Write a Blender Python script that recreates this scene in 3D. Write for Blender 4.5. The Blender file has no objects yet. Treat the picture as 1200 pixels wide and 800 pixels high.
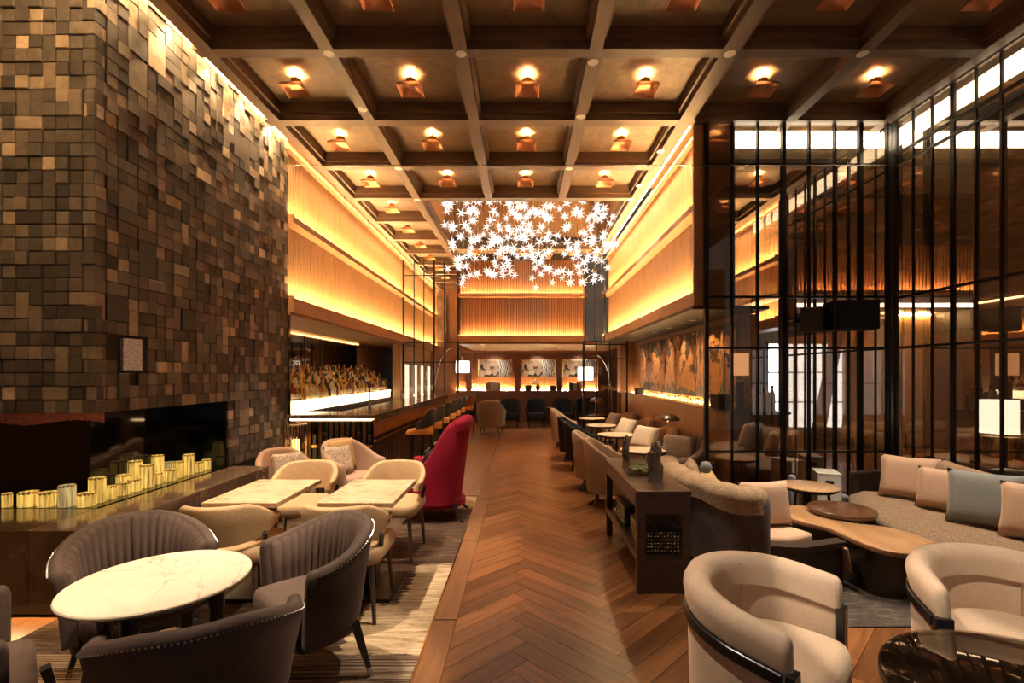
import bpy, bmesh, math, random
from mathutils import Vector, Matrix

# ------------------------------------------------------------------ camera, world, exposure
scene = bpy.context.scene
COL = scene.collection
cam_d = bpy.data.cameras.new('camera')
cam = bpy.data.objects.new('camera', cam_d)
COL.objects.link(cam)
cam.location = (0, 0, 1.6)
cam.rotation_euler = (math.radians(90), 0, 0)
cam_d.sensor_width = 36.0
cam_d.lens = 17.0
cam_d.shift_x = -0.010
cam_d.shift_y = 0.0317
cam_d.clip_start = 0.05
cam_d.clip_end = 100
scene.camera = cam
scene.view_settings.view_transform = 'Standard'
scene.view_settings.look = 'None'
scene.view_settings.gamma = 1.0
scene.view_settings.use_curve_mapping = False
scene.view_settings.exposure = 0.5
world = bpy.data.worlds.new('world')
scene.world = world
world.use_nodes = True
world.node_tree.nodes['Background'].inputs[0].default_value = (1.0, 0.85, 0.7, 1)
world.node_tree.nodes['Background'].inputs[1].default_value = 0.05

WARM = (1.0, 0.64, 0.28)
WARM2 = (1.0, 0.74, 0.45)
RD = random.Random(11)
PI = math.pi

# ------------------------------------------------------------------ materials
class NT:
    def __init__(s, name):
        s.m = bpy.data.materials.new(name)
        s.m.use_nodes = True
        s.t = s.m.node_tree
        s.n = s.t.nodes
        s.b = s.n['Principled BSDF']
        s.out = s.n['Material Output']
    def new(s, typ, **kw):
        nd = s.n.new(typ)
        for k, v in kw.items():
            setattr(nd, k, v)
        return nd
    def link(s, a, b):
        s.t.links.new(a, b)
    def coord(s, kind='Object', scale=(1, 1, 1), rot=(0, 0, 0), loc=(0, 0, 0)):
        tc = s.new('ShaderNodeTexCoord')
        mp = s.new('ShaderNodeMapping')
        mp.inputs['Scale'].default_value = scale
        mp.inputs['Rotation'].default_value = rot
        mp.inputs['Location'].default_value = loc
        s.link(tc.outputs[kind], mp.inputs['Vector'])
        return mp.outputs['Vector']
    def noise(s, vec, scale=5, detail=4, rough=0.6, dist=0.0):
        nd = s.new('ShaderNodeTexNoise')
        nd.inputs['Scale'].default_value = scale
        nd.inputs['Detail'].default_value = detail
        nd.inputs['Roughness'].default_value = rough
        nd.inputs['Distortion'].default_value = dist
        if vec is not None:
            s.link(vec, nd.inputs['Vector'])
        return nd.outputs['Fac']
    def ramp(s, fac, stops):
        nd = s.new('ShaderNodeValToRGB')
        el = nd.color_ramp.elements
        while len(el) < len(stops):
            el.new(0.5)
        for e, (p, c) in zip(el, stops):
            e.position = p
            e.color = (c[0], c[1], c[2], 1)
        s.link(fac, nd.inputs['Fac'])
        return nd.outputs['Color']
    def mix(s, fac, a, b, mode='MIX'):
        nd = s.new('ShaderNodeMix', data_type='RGBA', blend_type=mode)
        for sock, v in ((nd.inputs['Factor'], fac), (nd.inputs['A'], a), (nd.inputs['B'], b)):
            if hasattr(v, 'links'):
                s.link(v, sock)
            elif isinstance(v, (int, float)):
                sock.default_value = v
            else:
                sock.default_value = (v[0], v[1], v[2], 1)
        # colour sockets carry the same names as the float ones, so pick them by type
        return [o for o in nd.outputs if o.type == 'RGBA'][0]
    def math(s, op, a, b=0.5):
        nd = s.new('ShaderNodeMath', operation=op)
        for i, v in enumerate((a, b)):
            if hasattr(v, 'links'):
                s.link(v, nd.inputs[i])
            else:
                nd.inputs[i].default_value = v
        return nd.outputs[0]
    def bump(s, h, strength=0.3, dist=0.01):
        nd = s.new('ShaderNodeBump')
        nd.inputs['Strength'].default_value = strength
        nd.inputs['Distance'].default_value = dist
        s.link(h, nd.inputs['Height'])
        s.link(nd.outputs['Normal'], s.b.inputs['Normal'])
    def set(s, **kw):
        for k, v in kw.items():
            k = k.replace('_', ' ').title() if k not in ('ior',) else 'IOR'
            i = s.b.inputs[k]
            if hasattr(v, 'links'):
                s.link(v, i)
            elif isinstance(v, (tuple, list)):
                i.default_value = (v[0], v[1], v[2], 1)
            else:
                i.default_value = v
        return s

def _mixfix():
    # Mix node with RGBA data: the sockets A/B for colour are inputs 6 and 7
    def mix(s, fac, a, b, mode='MIX'):
        nd = s.new('ShaderNodeMix', data_type='RGBA', blend_type=mode)
        for idx, v in ((0, fac), (6, a), (7, b)):
            sock = nd.inputs[idx]
            if hasattr(v, 'links'):
                s.link(v, sock)
            elif isinstance(v, (int, float)):
                sock.default_value = v
            else:
                sock.default_value = (v[0], v[1], v[2], 1)
        return nd.outputs[2]
    NT.mix = mix
_mixfix()

M = {}
def mul(c, k):
    return (c[0] * k, c[1] * k, c[2] * k)

def fabric(name, c, rough=0.9, scale=180, amt=0.25, sheen=0.3, bump=0.25, mottle=0.2, nscale=3):
    t = NT(name)
    v = t.coord('Object')
    n1 = t.noise(v, scale, 2, 0.5)
    n2 = t.noise(v, nscale, 4, 0.6)
    c1 = t.ramp(n1, [(0.3, mul(c, 1 - amt)), (0.7, mul(c, 1 + amt))])
    c2 = t.mix(mottle, c1, t.ramp(n2, [(0.35, mul(c, 0.6)), (0.65, mul(c, 1.35))]))
    t.set(base_color=c2, roughness=rough)
    t.b.inputs['Sheen Weight'].default_value = sheen
    t.b.inputs['Sheen Roughness'].default_value = 0.4
    t.b.inputs['Sheen Tint'].default_value = (min(1, c[0] * 1.6 + .15), min(1, c[1] * 1.6 + .13), min(1, c[2] * 1.6 + .1), 1)
    t.b.inputs['Specular IOR Level'].default_value = 0.2
    t.bump(n1, bump, 0.004)
    M[name] = t.m
    return t.m

def wood(name, c, axis=0, rough=0.4, scale=1.0, contrast=0.45, coat=0.0, bump=0.15, rand=0.0):
    t = NT(name)
    sc = [22 * scale, 22 * scale, 22 * scale]
    sc[axis] = 1.6 * scale
    v = t.coord('Object', scale=tuple(sc))
    if rand:
        oi = t.new('ShaderNodeObjectInfo')
        add = t.new('ShaderNodeVectorMath', operation='ADD')
        cmb = t.new('ShaderNodeCombineXYZ')
        r50 = t.math('MULTIPLY', oi.outputs['Random'], 57.0)
        for i in range(3):
            t.link(r50, cmb.inputs[i])
        t.link(v, add.inputs[0])
        t.link(cmb.outputs[0], add.inputs[1])
        v = add.outputs[0]
    n = t.noise(v, 1.0, 6, 0.65, 0.6)
    n2 = t.noise(v, 4.0, 3, 0.6, 0.2)
    col = t.ramp(n, [(0.3, mul(c, 1 - contrast)), (0.5, c), (0.72, mul(c, 1 + contrast))])
    col = t.mix(0.25, col, t.ramp(n2, [(0.35, mul(c, 0.4)), (0.6, mul(c, 1.3))]))
    if rand:
        hv = t.new('ShaderNodeHueSaturation')
        val = t.math('ADD', t.math('MULTIPLY', oi.outputs['Random'], 2 * rand), 1 - rand)
        t.link(val, hv.inputs['Value'])
        t.link(col, hv.inputs['Color'])
        col = hv.outputs['Color']
    t.set(base_color=col, roughness=rough)
    t.b.inputs['Coat Weight'].default_value = coat
    t.b.inputs['Coat Roughness'].default_value = 0.15
    t.bump(n, bump, 0.004)
    M[name] = t.m
    return t.m

def plain(name, c, rough=0.5, metal=0.0, noise=0.12, nscale=8, spec=0.5, bump=0.0, coat=0.0):
    t = NT(name)
    v = t.coord('Object')
    n = t.noise(v, nscale, 4, 0.6)
    t.set(base_color=t.ramp(n, [(0.3, mul(c, 1 - noise)), (0.7, mul(c, 1 + noise))]), roughness=rough, metallic=metal)
    t.b.inputs['Specular IOR Level'].default_value = spec
    t.b.inputs['Coat Weight'].default_value = coat
    if bump:
        t.bump(n, bump, 0.01)
    M[name] = t.m
    return t.m

def emit(name, c, strength):
    t = NT(name)
    t.set(base_color=(0, 0, 0), roughness=0.6)
    t.b.inputs['Emission Color'].default_value = (c[0], c[1], c[2], 1)
    t.b.inputs['Emission Strength'].default_value = strength
    M[name] = t.m
    return t.m

def pane_mat(name, tint, refl, rough=0.0):
    t = NT(name)
    t.n.remove(t.b)
    tr = t.new('ShaderNodeBsdfTransparent')
    tr.inputs[0].default_value = (tint[0], tint[1], tint[2], 1)
    gl = t.new('ShaderNodeBsdfGlossy')
    gl.inputs['Roughness'].default_value = rough
    gl.inputs['Color'].default_value = (1, 0.93, 0.85, 1)
    mx = t.new('ShaderNodeMixShader')
    lw = t.new('ShaderNodeFresnel')
    lw.inputs['IOR'].default_value = 1.45
    f = t.math('ADD', t.math('MULTIPLY', lw.outputs[0], 0.6), refl)
    geo = t.new('ShaderNodeNewGeometry')
    nd = t.math('MULTIPLY', t.math('MINIMUM', f, 1.0), t.math('SUBTRACT', 1.0, geo.outputs['Backfacing']))
    t.link(nd, mx.inputs[0])
    t.link(tr.outputs[0], mx.inputs[1])
    t.link(gl.outputs[0], mx.inputs[2])
    t.link(mx.outputs[0], t.out.inputs[0])
    M[name] = t.m
    return t.m

def marble(name, c, vein, rough=0.12, scale=2.0, width=0.03, mottle=0.25, warp=0.6):
    t = NT(name)
    v = t.coord('Object', scale=(scale, scale * 1.6, scale))
    n = t.noise(v, 1.3, 6, 0.6, warp)
    d = t.math('ABSOLUTE', t.math('SUBTRACT', n, 0.5))
    n2 = t.noise(v, 4.0, 6, 0.7, 0.3)
    base = t.ramp(n2, [(0.3, mul(c, 1 - mottle)), (0.7, mul(c, 1 + mottle))])
    fac = t.ramp(d, [(0.0, (1, 1, 1)), (width, (0, 0, 0))])
    n3 = t.noise(v, 0.9, 2)
    fac2 = t.math('MULTIPLY', fac, t.ramp(n3, [(0.45, (0, 0, 0)), (0.6, (1, 1, 1))]))
    t.set(base_color=t.mix(fac2, base, vein), roughness=rough)
    M[name] = t.m
    return t.m

# surfaces
wood('floor_oak', (0.17, 0.064, 0.021), 0, 0.28, 1.0, 0.6, 0.0, 0.35, rand=0.38)
wood('floor_border', (0.20, 0.085, 0.033), 1, 0.32, 0.8, 0.3, 0.0, 0.2, rand=0.15)
wood('wall_oak', (0.40, 0.22, 0.095), 2, 0.5, 0.8, 0.25, 0.0, 0.1)
wood('wall_walnut', (0.24, 0.105, 0.045), 2, 0.4, 0.7, 0.3, 0.1, 0.1)
wood('ledge_oak', (0.36, 0.18, 0.075), 1, 0.45, 0.6, 0.25)
wood('ledge_oak_x', (0.36, 0.18, 0.075), 0, 0.45, 0.6, 0.25)
wood('beam_wood', (0.12, 0.066, 0.036), 1, 0.5, 0.7, 0.3, 0, 0.1)
wood('beam_wood_x', (0.12, 0.066, 0.036), 0, 0.5, 0.7, 0.3, 0, 0.1)
wood('plank_wall', (0.12, 0.055, 0.026), 0, 0.3, 0.5, 0.6, 0.2, 0.1)
wood('dark_wood', (0.030, 0.018, 0.012), 1, 0.35, 0.8, 0.35, 0.15, 0.08)
wood('console_wood', (0.050, 0.027, 0.017), 1, 0.32, 0.8, 0.35, 0.2, 0.08)
wood('slab_wood', (0.38, 0.20, 0.09), 1, 0.3, 0.5, 0.3, 0.2, 0.05)
wood('top_wood', (0.45, 0.27, 0.14), 0, 0.35, 0.6, 0.25, 0.2, 0.05)
wood('drift_wood', (0.11, 0.07, 0.045), 2, 0.8, 1.2, 0.7, 0, 0.6)
t = NT('ceiling_plaster')
v = t.coord('Object', scale=(1, 1, 1))
n = t.noise(v, 3.0, 8, 0.72, 1.4)
n2 = t.noise(v, 14, 5, 0.7, 0.5)
t.set(base_color=t.mix(0.5, t.ramp(n, [(0.3, (0.12, 0.080, 0.044)), (0.7, (0.32, 0.21, 0.115))]), t.ramp(n2, [(0.3, (0.12, 0.08, 0.044)), (0.7, (0.27, 0.18, 0.10))])), roughness=0.55, metallic=0.15)
t.bump(n, 0.25, 0.02)
M['ceiling_plaster'] = t.m
plain('dark_plaster', (0.030, 0.021, 0.015), 0.45)
plain('khaki_plaster', (0.30, 0.22, 0.10), 0.6)
plain('black_gloss', (0.006, 0.006, 0.008), 0.06, 0, 0.1)
plain('mortar', (0.018, 0.013, 0.010), 0.9)
STONE_TONES = [(0.052, 0.042, 0.035), (0.077, 0.061, 0.050), (0.102, 0.081, 0.065), (0.137, 0.106, 0.083), (0.19, 0.142, 0.102), (0.29, 0.215, 0.15), (0.42, 0.31, 0.215)]
for i, c in enumerate(STONE_TONES):
    t = NT('stone_%d' % i)
    oi = t.new('ShaderNodeObjectInfo')
    tc = t.new('ShaderNodeTexCoord')
    add = t.new('ShaderNodeVectorMath', operation='ADD')
    t.link(tc.outputs['Object'], add.inputs[0])
    cm = t.new('ShaderNodeCombineXYZ')
    r = t.math('MULTIPLY', oi.outputs['Random'], 40.0)
    t.link(r, cm.inputs[0]); t.link(r, cm.inputs[2])
    t.link(cm.outputs[0], add.inputs[1])
    n1 = t.noise(add.outputs[0], 9, 7, 0.7, 0.8)
    n2 = t.noise(add.outputs[0], 110, 3, 0.6)
    pit = t.ramp(n2, [(0.30, (0, 0, 0)), (0.40, (1, 1, 1))])
    col = t.ramp(n1, [(0.25, mul(c, 0.62)), (0.75, mul(c, 1.4))])
    col = t.mix(0.5, col, t.mix(1.0, col, pit, 'MULTIPLY'))
    t.set(base_color=col, roughness=0.75)
    t.b.inputs['Specular IOR Level'].default_value = 0.3
    h = t.math('ADD', t.math('MULTIPLY', n1, 0.6), t.math('MULTIPLY', pit, 0.25))
    t.bump(h, 0.6, 0.012)
    M['stone_%d' % i] = t.m
plain('steel_tile', (0.42, 0.44, 0.50), 0.4, 0.3, 0.5, 60, 0.6, 0.6)
marble('marble_brown', (0.095, 0.058, 0.038), (0.33, 0.22, 0.13), 0.10, 1.3, 0.020, 0.35, 1.2)
marble('marble_cream', (0.66, 0.55, 0.40), (0.28, 0.19, 0.11), 0.22, 1.4, 0.012, 0.10, 0.6)
marble('marble_travertine', (0.62, 0.46, 0.28), (0.24, 0.15, 0.08), 0.3, 3.0, 0.05, 0.15, 0.8)
marble('bar_stone', (0.085, 0.050, 0.030), (0.30, 0.17, 0.08), 0.08, 2.0, 0.05, 0.45, 1.0)
# fabrics
fabric('taupe_velvet', (0.078, 0.047, 0.034), 0.75, 60, 0.12, 0.22, 0.06, 0.35)
fabric('taupe_outer', (0.066, 0.040, 0.030), 0.75, 60, 0.12, 0.2, 0.06, 0.4)
fabric('cream_velvet', (0.58, 0.42, 0.30), 0.85, 70, 0.06, 0.35, 0.06, 0.22, 5)
fabric('tan_bouclé'.replace('é', 'e'), (0.45, 0.285, 0.145), 0.95, 150, 0.22, 0.2, 0.3, 0.12)
fabric('tan_plain', (0.36, 0.24, 0.145), 0.9, 160, 0.15, 0.25, 0.2, 0.12)
fabric('rose_tan', (0.36, 0.22, 0.15), 0.9, 160, 0.12, 0.3, 0.2, 0.12)
fabric('grey_tan', (0.21, 0.15, 0.105), 0.9, 150, 0.2, 0.3, 0.2, 0.2)
fabric('tweed', (0.27, 0.18, 0.115), 0.95, 150, 0.8, 0.1, 0.8, 0.2, 20)
fabric('peach_pillow', (0.52, 0.335, 0.225), 0.9, 160, 0.14, 0.3, 0.2, 0.15)
fabric('blue_grey_pillow', (0.22, 0.22, 0.205), 0.85, 120, 0.08, 0.3, 0.1, 0.1)
fabric('speckle_pillow', (0.38, 0.28, 0.20), 0.9, 90, 0.75, 0.2, 0.2, 0.2)
fabric('mustard_pillow', (0.45, 0.28, 0.11), 0.9, 120, 0.1, 0.2, 0.1, 0.1)
fabric('brown_pillow', (0.17, 0.105, 0.065), 0.9, 90, 0.4, 0.2, 0.2, 0.2)
fabric('ivory_pillow', (0.62, 0.48, 0.33), 0.9, 120, 0.1, 0.2, 0.1, 0.1)
fabric('red_wool', (0.26, 0.006, 0.022), 0.85, 150, 0.10, 0.35, 0.1, 0.08)
fabric('black_fabric', (0.012, 0.011, 0.012), 0.8, 120, 0.15, 0.15, 0.1, 0.1)
fabric('grey_velvet', (0.135, 0.115, 0.105), 0.75, 40, 0.12, 0.6, 0.05, 0.55, 6)
fabric('fur_throw', (0.36, 0.24, 0.14), 1.0, 70, 0.35, 0.4, 1.0, 0.3, 14)
fabric('slate_leather', (0.055, 0.060, 0.070), 0.4, 60, 0.1, 0.05, 0.08, 0.1)
fabric('orange_leather', (0.55, 0.20, 0.035), 0.42, 60, 0.1, 0.05, 0.08, 0.12)
fabric('drape_cream', (0.62, 0.48, 0.33), 0.9, 90, 0.06, 0.1, 0.05, 0.05)
fabric('drape_dark', (0.030, 0.026, 0.024), 0.9, 90, 0.06, 0.1, 0.05, 0.05)
# metals, paints
plain('black_metal', (0.010, 0.009, 0.009), 0.38, 0.4, 0.05)
plain('bronze_metal', (0.12, 0.065, 0.035), 0.32, 0.9, 0.1)
plain('copper', (0.55, 0.24, 0.12), 0.38, 0.85, 0.15, 20)
plain('brass', (0.75, 0.50, 0.22), 0.25, 1.0, 0.1)
plain('steel', (0.55, 0.52, 0.48), 0.25, 1.0, 0.08)
plain('ebony', (0.012, 0.010, 0.010), 0.3, 0, 0.1)
plain('brown_leg', (0.065, 0.038, 0.026), 0.4, 0, 0.15)
plain('white_paint', (0.72, 0.68, 0.60), 0.45, 0, 0.03)
plain('speaker_black', (0.012, 0.011, 0.011), 0.7, 0, 0.1)
plain('moss', (0.22, 0.22, 0.09), 0.9, 0, 0.6, 40, 0.2, 0.8)
plain('leaf', (0.28, 0.26, 0.10), 0.6, 0, 0.4, 10)
plain('grout', (0.03, 0.018, 0.01), 0.8)
# glowing things
emit('led', WARM, 190)
emit('led_soft', WARM, 42)
emit('led_line', WARM, 9)
emit('led_orange', (1.0, 0.45, 0.12), 6)
emit('curtain_glow', (1.0, 0.80, 0.55), 1.0)
emit('led_white', (1.0, 0.86, 0.62), 9)
emit('lamp_ring', (1.0, 0.66, 0.30), 430)
emit('downlight_lens', (1.0, 0.82, 0.6), 25)
emit('star_light', (1.0, 0.93, 0.84), 3.0)
emit('shade_white', (1.0, 0.90, 0.72), 3.2)
emit('shade_orange', (1.0, 0.48, 0.20), 0.8)
emit('bulb', (1.0, 0.7, 0.4), 18)
emit('room_light', (1.0, 0.80, 0.52), 14)
emit('daylight', (0.82, 0.92, 1.0), 5.0)
emit('daylight_back', (0.95, 0.95, 1.0), 0.35)
emit('bar_glow', (1.0, 0.80, 0.45), 3.2)
emit('votive_glow', (1.0, 0.72, 0.32), 4.0)
# ribbed onyx candle glass: lit from within, ribs and mottling in the stone itself
for nm, cc, st in (('onyx_bright', (1.0, 0.60, 0.12), 0.85), ('onyx_pale', (0.95, 0.72, 0.30), 0.45)):
    t = NT(nm)
    v = t.coord('Object', scale=(60, 60, 3))
    n = t.noise(v, 1.0, 4, 0.7)
    col = t.ramp(n, [(0.36, mul(cc, 0.06)), (0.66, cc)])
    t.set(base_color=(0.35, 0.25, 0.09), roughness=0.25)
    t.link(col, t.b.inputs['Emission Color'])
    t.b.inputs['Emission Strength'].default_value = st
    M[nm] = t.m
pane_mat('glass_screen', (0.88, 0.84, 0.80), 0.26)
pane_mat('glass_side', (0.76, 0.71, 0.66), 0.52)
pane_mat('glass_clear', (0.98, 0.97, 0.95), 0.015)
pane_mat('glass_smoked', (0.85, 0.78, 0.70), 0.08)
pane_mat('glass_rod', (0.85, 0.72, 0.50), 0.25)
pane_mat('glass_vase', (0.85, 0.88, 0.86), 0.10)
t = NT('dark_mirror')
t.set(base_color=(0.16, 0.12, 0.09), roughness=0.04, metallic=1.0)
M['dark_mirror'] = t.m
for nm, c in (('bottle_amber', (0.30, 0.10, 0.015)), ('bottle_green', (0.03, 0.07, 0.02)), ('bottle_gold', (0.65, 0.38, 0.08)), ('bottle_red', (0.22, 0.02, 0.01)), ('bottle_clear', (0.75, 0.68, 0.50)), ('bottle_dark', (0.02, 0.014, 0.010))):
    t = NT(nm)
    t.set(base_color=c, roughness=0.12)
    t.b.inputs['Emission Color'].default_value = (c[0], c[1], c[2], 1)
    t.b.inputs['Coat Weight'].default_value = 0.3
    M[nm] = t.m
    t.b.inputs['Transmission Weight'].default_value = 0.35
plain('cap_black', (0.012, 0.01, 0.01), 0.4)
plain('cap_gold', (0.6, 0.38, 0.12), 0.3, 0.8)
plain('paper_label', (0.62, 0.52, 0.36), 0.7)
for nm, c in (('book_ivory', (0.62, 0.55, 0.44)), ('book_dark', (0.04, 0.035, 0.035)), ('book_tan', (0.35, 0.21, 0.10))):
    plain(nm, c, 0.7)

# ------------------------------------------------------------------ mesh helpers
class MB:
    def __init__(s):
        s.v = []; s.f = []; s.mi = []
    def add(s, vs, fs, mi=0):
        o = len(s.v)
        s.v += [tuple(p) for p in vs]
        s.f += [tuple(i + o for i in q) for q in fs]
        s.mi += [mi] * len(fs)
        return s
    def box(s, x0, x1, y0, y1, z0, z1, mi=0):
        vs = [(x0, y0, z0), (x1, y0, z0), (x1, y1, z0), (x0, y1, z0), (x0, y0, z1), (x1, y0, z1), (x1, y1, z1), (x0, y1, z1)]
        return s.add(vs, [(0, 3, 2, 1), (4, 5, 6, 7), (0, 1, 5, 4), (1, 2, 6, 5), (2, 3, 7, 6), (3, 0, 4, 7)], mi)
    def obox(s, c, size, rz=0, mi=0, rx=0, ry=0):
        m = Matrix.Rotation(rz, 4, 'Z') @ Matrix.Rotation(ry, 4, 'Y') @ Matrix.Rotation(rx, 4, 'X')
        a, b, d = size[0] / 2, size[1] / 2, size[2] / 2
        vs = [Vector(c) + m @ Vector((x * a, y * b, z * d)) for z in (-1, 1) for x, y in ((-1, -1), (1, -1), (1, 1), (-1, 1))]
        return s.add(vs, [(0, 3, 2, 1), (4, 5, 6, 7), (0, 1, 5, 4), (1, 2, 6, 5), (2, 3, 7, 6), (3, 0, 4, 7)], mi)
    def loft(s, rings, cap=True, closed=True, mi=0):
        n = len(rings[0]); o = len(s.v)
        for r in rings:
            s.v += [tuple(p) for p in r]
        fs = []
        m = n if closed else n - 1
        for i in range(len(rings) - 1):
            for j in range(m):
                a = o + i * n + j; b = o + i * n + (j + 1) % n
                fs.append((a, b, b + n, a + n))
        if cap:
            fs.append(tuple(o + j for j in reversed(range(n))))
            fs.append(tuple(o + (len(rings) - 1) * n + j for j in range(n)))
        s.f += fs; s.mi += [mi] * len(fs)
        return s
    def tube(s, p0, p1, r0, r1=None, n=8, mi=0, square=False):
        r1 = r0 if r1 is None else r1
        p0 = Vector(p0); p1 = Vector(p1)
        d = (p1 - p0).normalized()
        up = Vector((0, 0, 1)) if abs(d.z) < 0.95 else Vector((1, 0, 0))
        a = d.cross(up).normalized(); b = d.cross(a)
        ph = PI / n if square else 0
        rings = [[p + (a * math.cos(2 * PI * k / n + ph) + b * math.sin(2 * PI * k / n + ph)) * r for k in range(n)] for p, r in ((p0, r0), (p1, r1))]
        return s.loft(rings, mi=mi)
    def path_tube(s, pts, r, n=6, mi=0):
        pts = [Vector(p) for p in pts]
        rings = []
        for i, p in enumerate(pts):
            d = (pts[min(i + 1, len(pts) - 1)] - pts[max(i - 1, 0)]).normalized()
            up = Vector((0, 0, 1)) if abs(d.z) < 0.9 else Vector((0.3, 1, 0)).normalized()
            a = d.cross(up).normalized(); b = d.cross(a)
            rr = r[i] if isinstance(r, (list, tuple)) else r
            rings.append([p + (a * math.cos(2 * PI * k / n) + b * math.sin(2 * PI * k / n)) * rr for k in range(n)])
        return s.loft(rings, mi=mi)
    def lathe(s, prof, n=20, c=(0, 0, 0), mi=0, rib=0.0, nrib=0):
        rings = []
        for r, z in prof:
            ring = []
            for k in range(n):
                a = 2 * PI * k / n
                rr = r * (1 + (rib if nrib and (k % 2) else 0))
                ring.append((c[0] + rr * math.cos(a), c[1] + rr * math.sin(a), c[2] + z))
            rings.append(ring)
        return s.loft(rings, mi=mi)
    def prism(s, poly, z0, z1, mi=0, r=0.0):
        if r:
            cx = sum(p[0] for p in poly) / len(poly); cy = sum(p[1] for p in poly) / len(poly)
            def off(k):
                out = []
                m = len(poly)
                for i in range(m):
                    a = Vector(poly[i - 1]); b = Vector(poly[i]); c2 = Vector(poly[(i + 1) % m])
                    t1 = (b - a).normalized(); t2 = (c2 - b).normalized()
                    nn = Vector((-(t1 + t2).y, (t1 + t2).x))
                    if nn.length < 1e-6:
                        nn = Vector((-t1.y, t1.x))
                    nn.normalize()
                    out.append((b.x + nn.x * k, b.y + nn.y * k))
                return out
            area = sum(poly[i - 1][0] * poly[i][1] - poly[i][0] * poly[i - 1][1] for i in range(len(poly)))
            sg = 1 if area > 0 else -1
            rr = [(z0, r * 0.8), (z0 + r * 0.3, r * 0.25), (z0 + r, 0), (z1 - r, 0), (z1 - r * 0.3, r * 0.25), (z1, r * 0.9)]
            return s.loft([[(x, y, z) for x, y in off(sg * k)] for z, k in rr], mi=mi)
        return s.loft([[(x, y, z) for x, y in poly] for z in (z0, z1)], mi=mi)
    def mesh(s, name, mats, smooth=None):
        me = bpy.data.meshes.new(name)
        me.from_pydata(s.v, [], s.f)
        for mm in (mats if isinstance(mats, (list, tuple)) else [mats]):
            me.materials.append(M[mm])
        if any(s.mi):
            me.polygons.foreach_set('material_index', s.mi)
        bm = bmesh.new(); bm.from_mesh(me)
        bmesh.ops.recalc_face_normals(bm, faces=bm.faces)
        bm.to_mesh(me); bm.free()
        if smooth is not None:
            me.polygons.foreach_set('use_smooth', [True] * len(me.polygons))
            me.set_sharp_from_angle(angle=math.radians(smooth))
        me.update()
        return me
    def build(s, name, mats, parent=None, smooth=None, bevel=0.0, loc=None, rz=0.0, subsurf=0):
        o = bpy.data.objects.new(name, s.mesh(name, mats, smooth))
        COL.objects.link(o)
        if parent: o.parent = parent
        if loc: o.location = loc
        if rz: o.rotation_euler = (0, 0, rz)
        if bevel:
            b = o.modifiers.new('bevel', 'BEVEL'); b.width = bevel; b.segments = 2; b.limit_method = 'ANGLE'
        if subsurf:
            b = o.modifiers.new('sub', 'SUBSURF'); b.levels = subsurf; b.render_levels = subsurf
        return o

def tag(o, label=None, cat=None, group=None, kind=None):
    if label: o['label'] = label
    if cat: o['category'] = cat
    if group: o['group'] = group
    if kind: o['kind'] = kind
    return o
def thing(name, label, cat, loc=(0, 0, 0), rz=0, group=None):
    o = bpy.data.objects.new(name, None)
    o.empty_display_size = 0.1
    COL.objects.link(o)
    o.location = loc; o.rotation_euler = (0, 0, rz)
    return tag(o, label, cat, group)
def struct(o):
    o['kind'] = 'structure'
    return o
def place(me, name, parent=None, loc=(0, 0, 0), rot=(0, 0, 0)):
    o = bpy.data.objects.new(name, me)
    COL.objects.link(o)
    if parent: o.parent = parent
    o.location = loc; o.rotation_euler = rot
    return o
KIDS = {}
def copy_tree(o, parent=None):
    c = o.copy(); COL.objects.link(c); c.parent = parent
    for ch in [x for x in COL.objects if x.parent == o]:
        copy_tree(ch, c)
    return c
def dup(o, loc, rz, label=None, group=None):
    c = copy_tree(o)
    c.location = loc; c.rotation_euler = (0, 0, rz)
    if label: c['label'] = label
    if group: c['group'] = group
    return c
def face(dx, dy):
    return math.atan2(dx, -dy)

def u_path(R, La, n=28, m=5, sx=1.0, A=90):
    """plan of a tub back: arm front (+x side) round the back (+y) to the other arm; x, y, nx, ny, t"""
    pts = []
    a = math.radians(A)
    end = Vector((math.sin(a) * R, math.cos(a) * R)); tan = Vector((math.cos(a), -math.sin(a)))
    for i in range(m):
        k = (1 - i / m) * La
        p = end + tan * k
        pts.append((p.x * sx, p.y, math.sin(a), math.cos(a)))
    for i in range(n + 1):
        th = a - 2 * a * i / n
        pts.append((math.sin(th) * R * sx, math.cos(th) * R, math.sin(th), math.cos(th)))
    for i in range(1, m + 1):
        k = i / m * La
        p = Vector((-end.x, end.y)) + Vector((-tan.x, tan.y)) * k
        pts.append((p.x * sx, p.y, -math.sin(a), math.cos(a)))
    return with_t(pts)
def with_t(pts):
    L = [0]
    for i in range(1, len(pts)):
        L.append(L[-1] + math.hypot(pts[i][0] - pts[i - 1][0], pts[i][1] - pts[i - 1][1]))
    return [p[:4] + (2 * l / L[-1] - 1,) for p, l in zip(pts, L)]
def poly_path(pl, step=0.06, left=True):
    """smooth Catmull-Rom path through plan points, normal to the left of travel"""
    out = []
    n = len(pl)
    for i in range(n - 1):
        p0, p1, p2, p3 = [Vector(pl[max(0, min(n - 1, k))]) for k in (i - 1, i, i + 1, i + 2)]
        m = max(2, int((p2 - p1).length / step))
        for j in range(m):
            u = j / m
            out.append(0.5 * ((2 * p1) + (p2 - p0) * u + (2 * p0 - 5 * p1 + 4 * p2 - p3) * u * u + (3 * p1 - p0 - 3 * p2 + p3) * u ** 3))
    out.append(Vector(pl[-1]))
    pts = []
    for i, p in enumerate(out):
        d = (out[min(i + 1, len(out) - 1)] - out[max(i - 1, 0)]).normalized()
        nn = Vector((-d.y, d.x)) if left else Vector((d.y, -d.x))
        pts.append((p.x, p.y, nn.x, nn.y))
    return with_t(pts)
def fn(v):
    return v if callable(v) else (lambda t: v)
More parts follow.
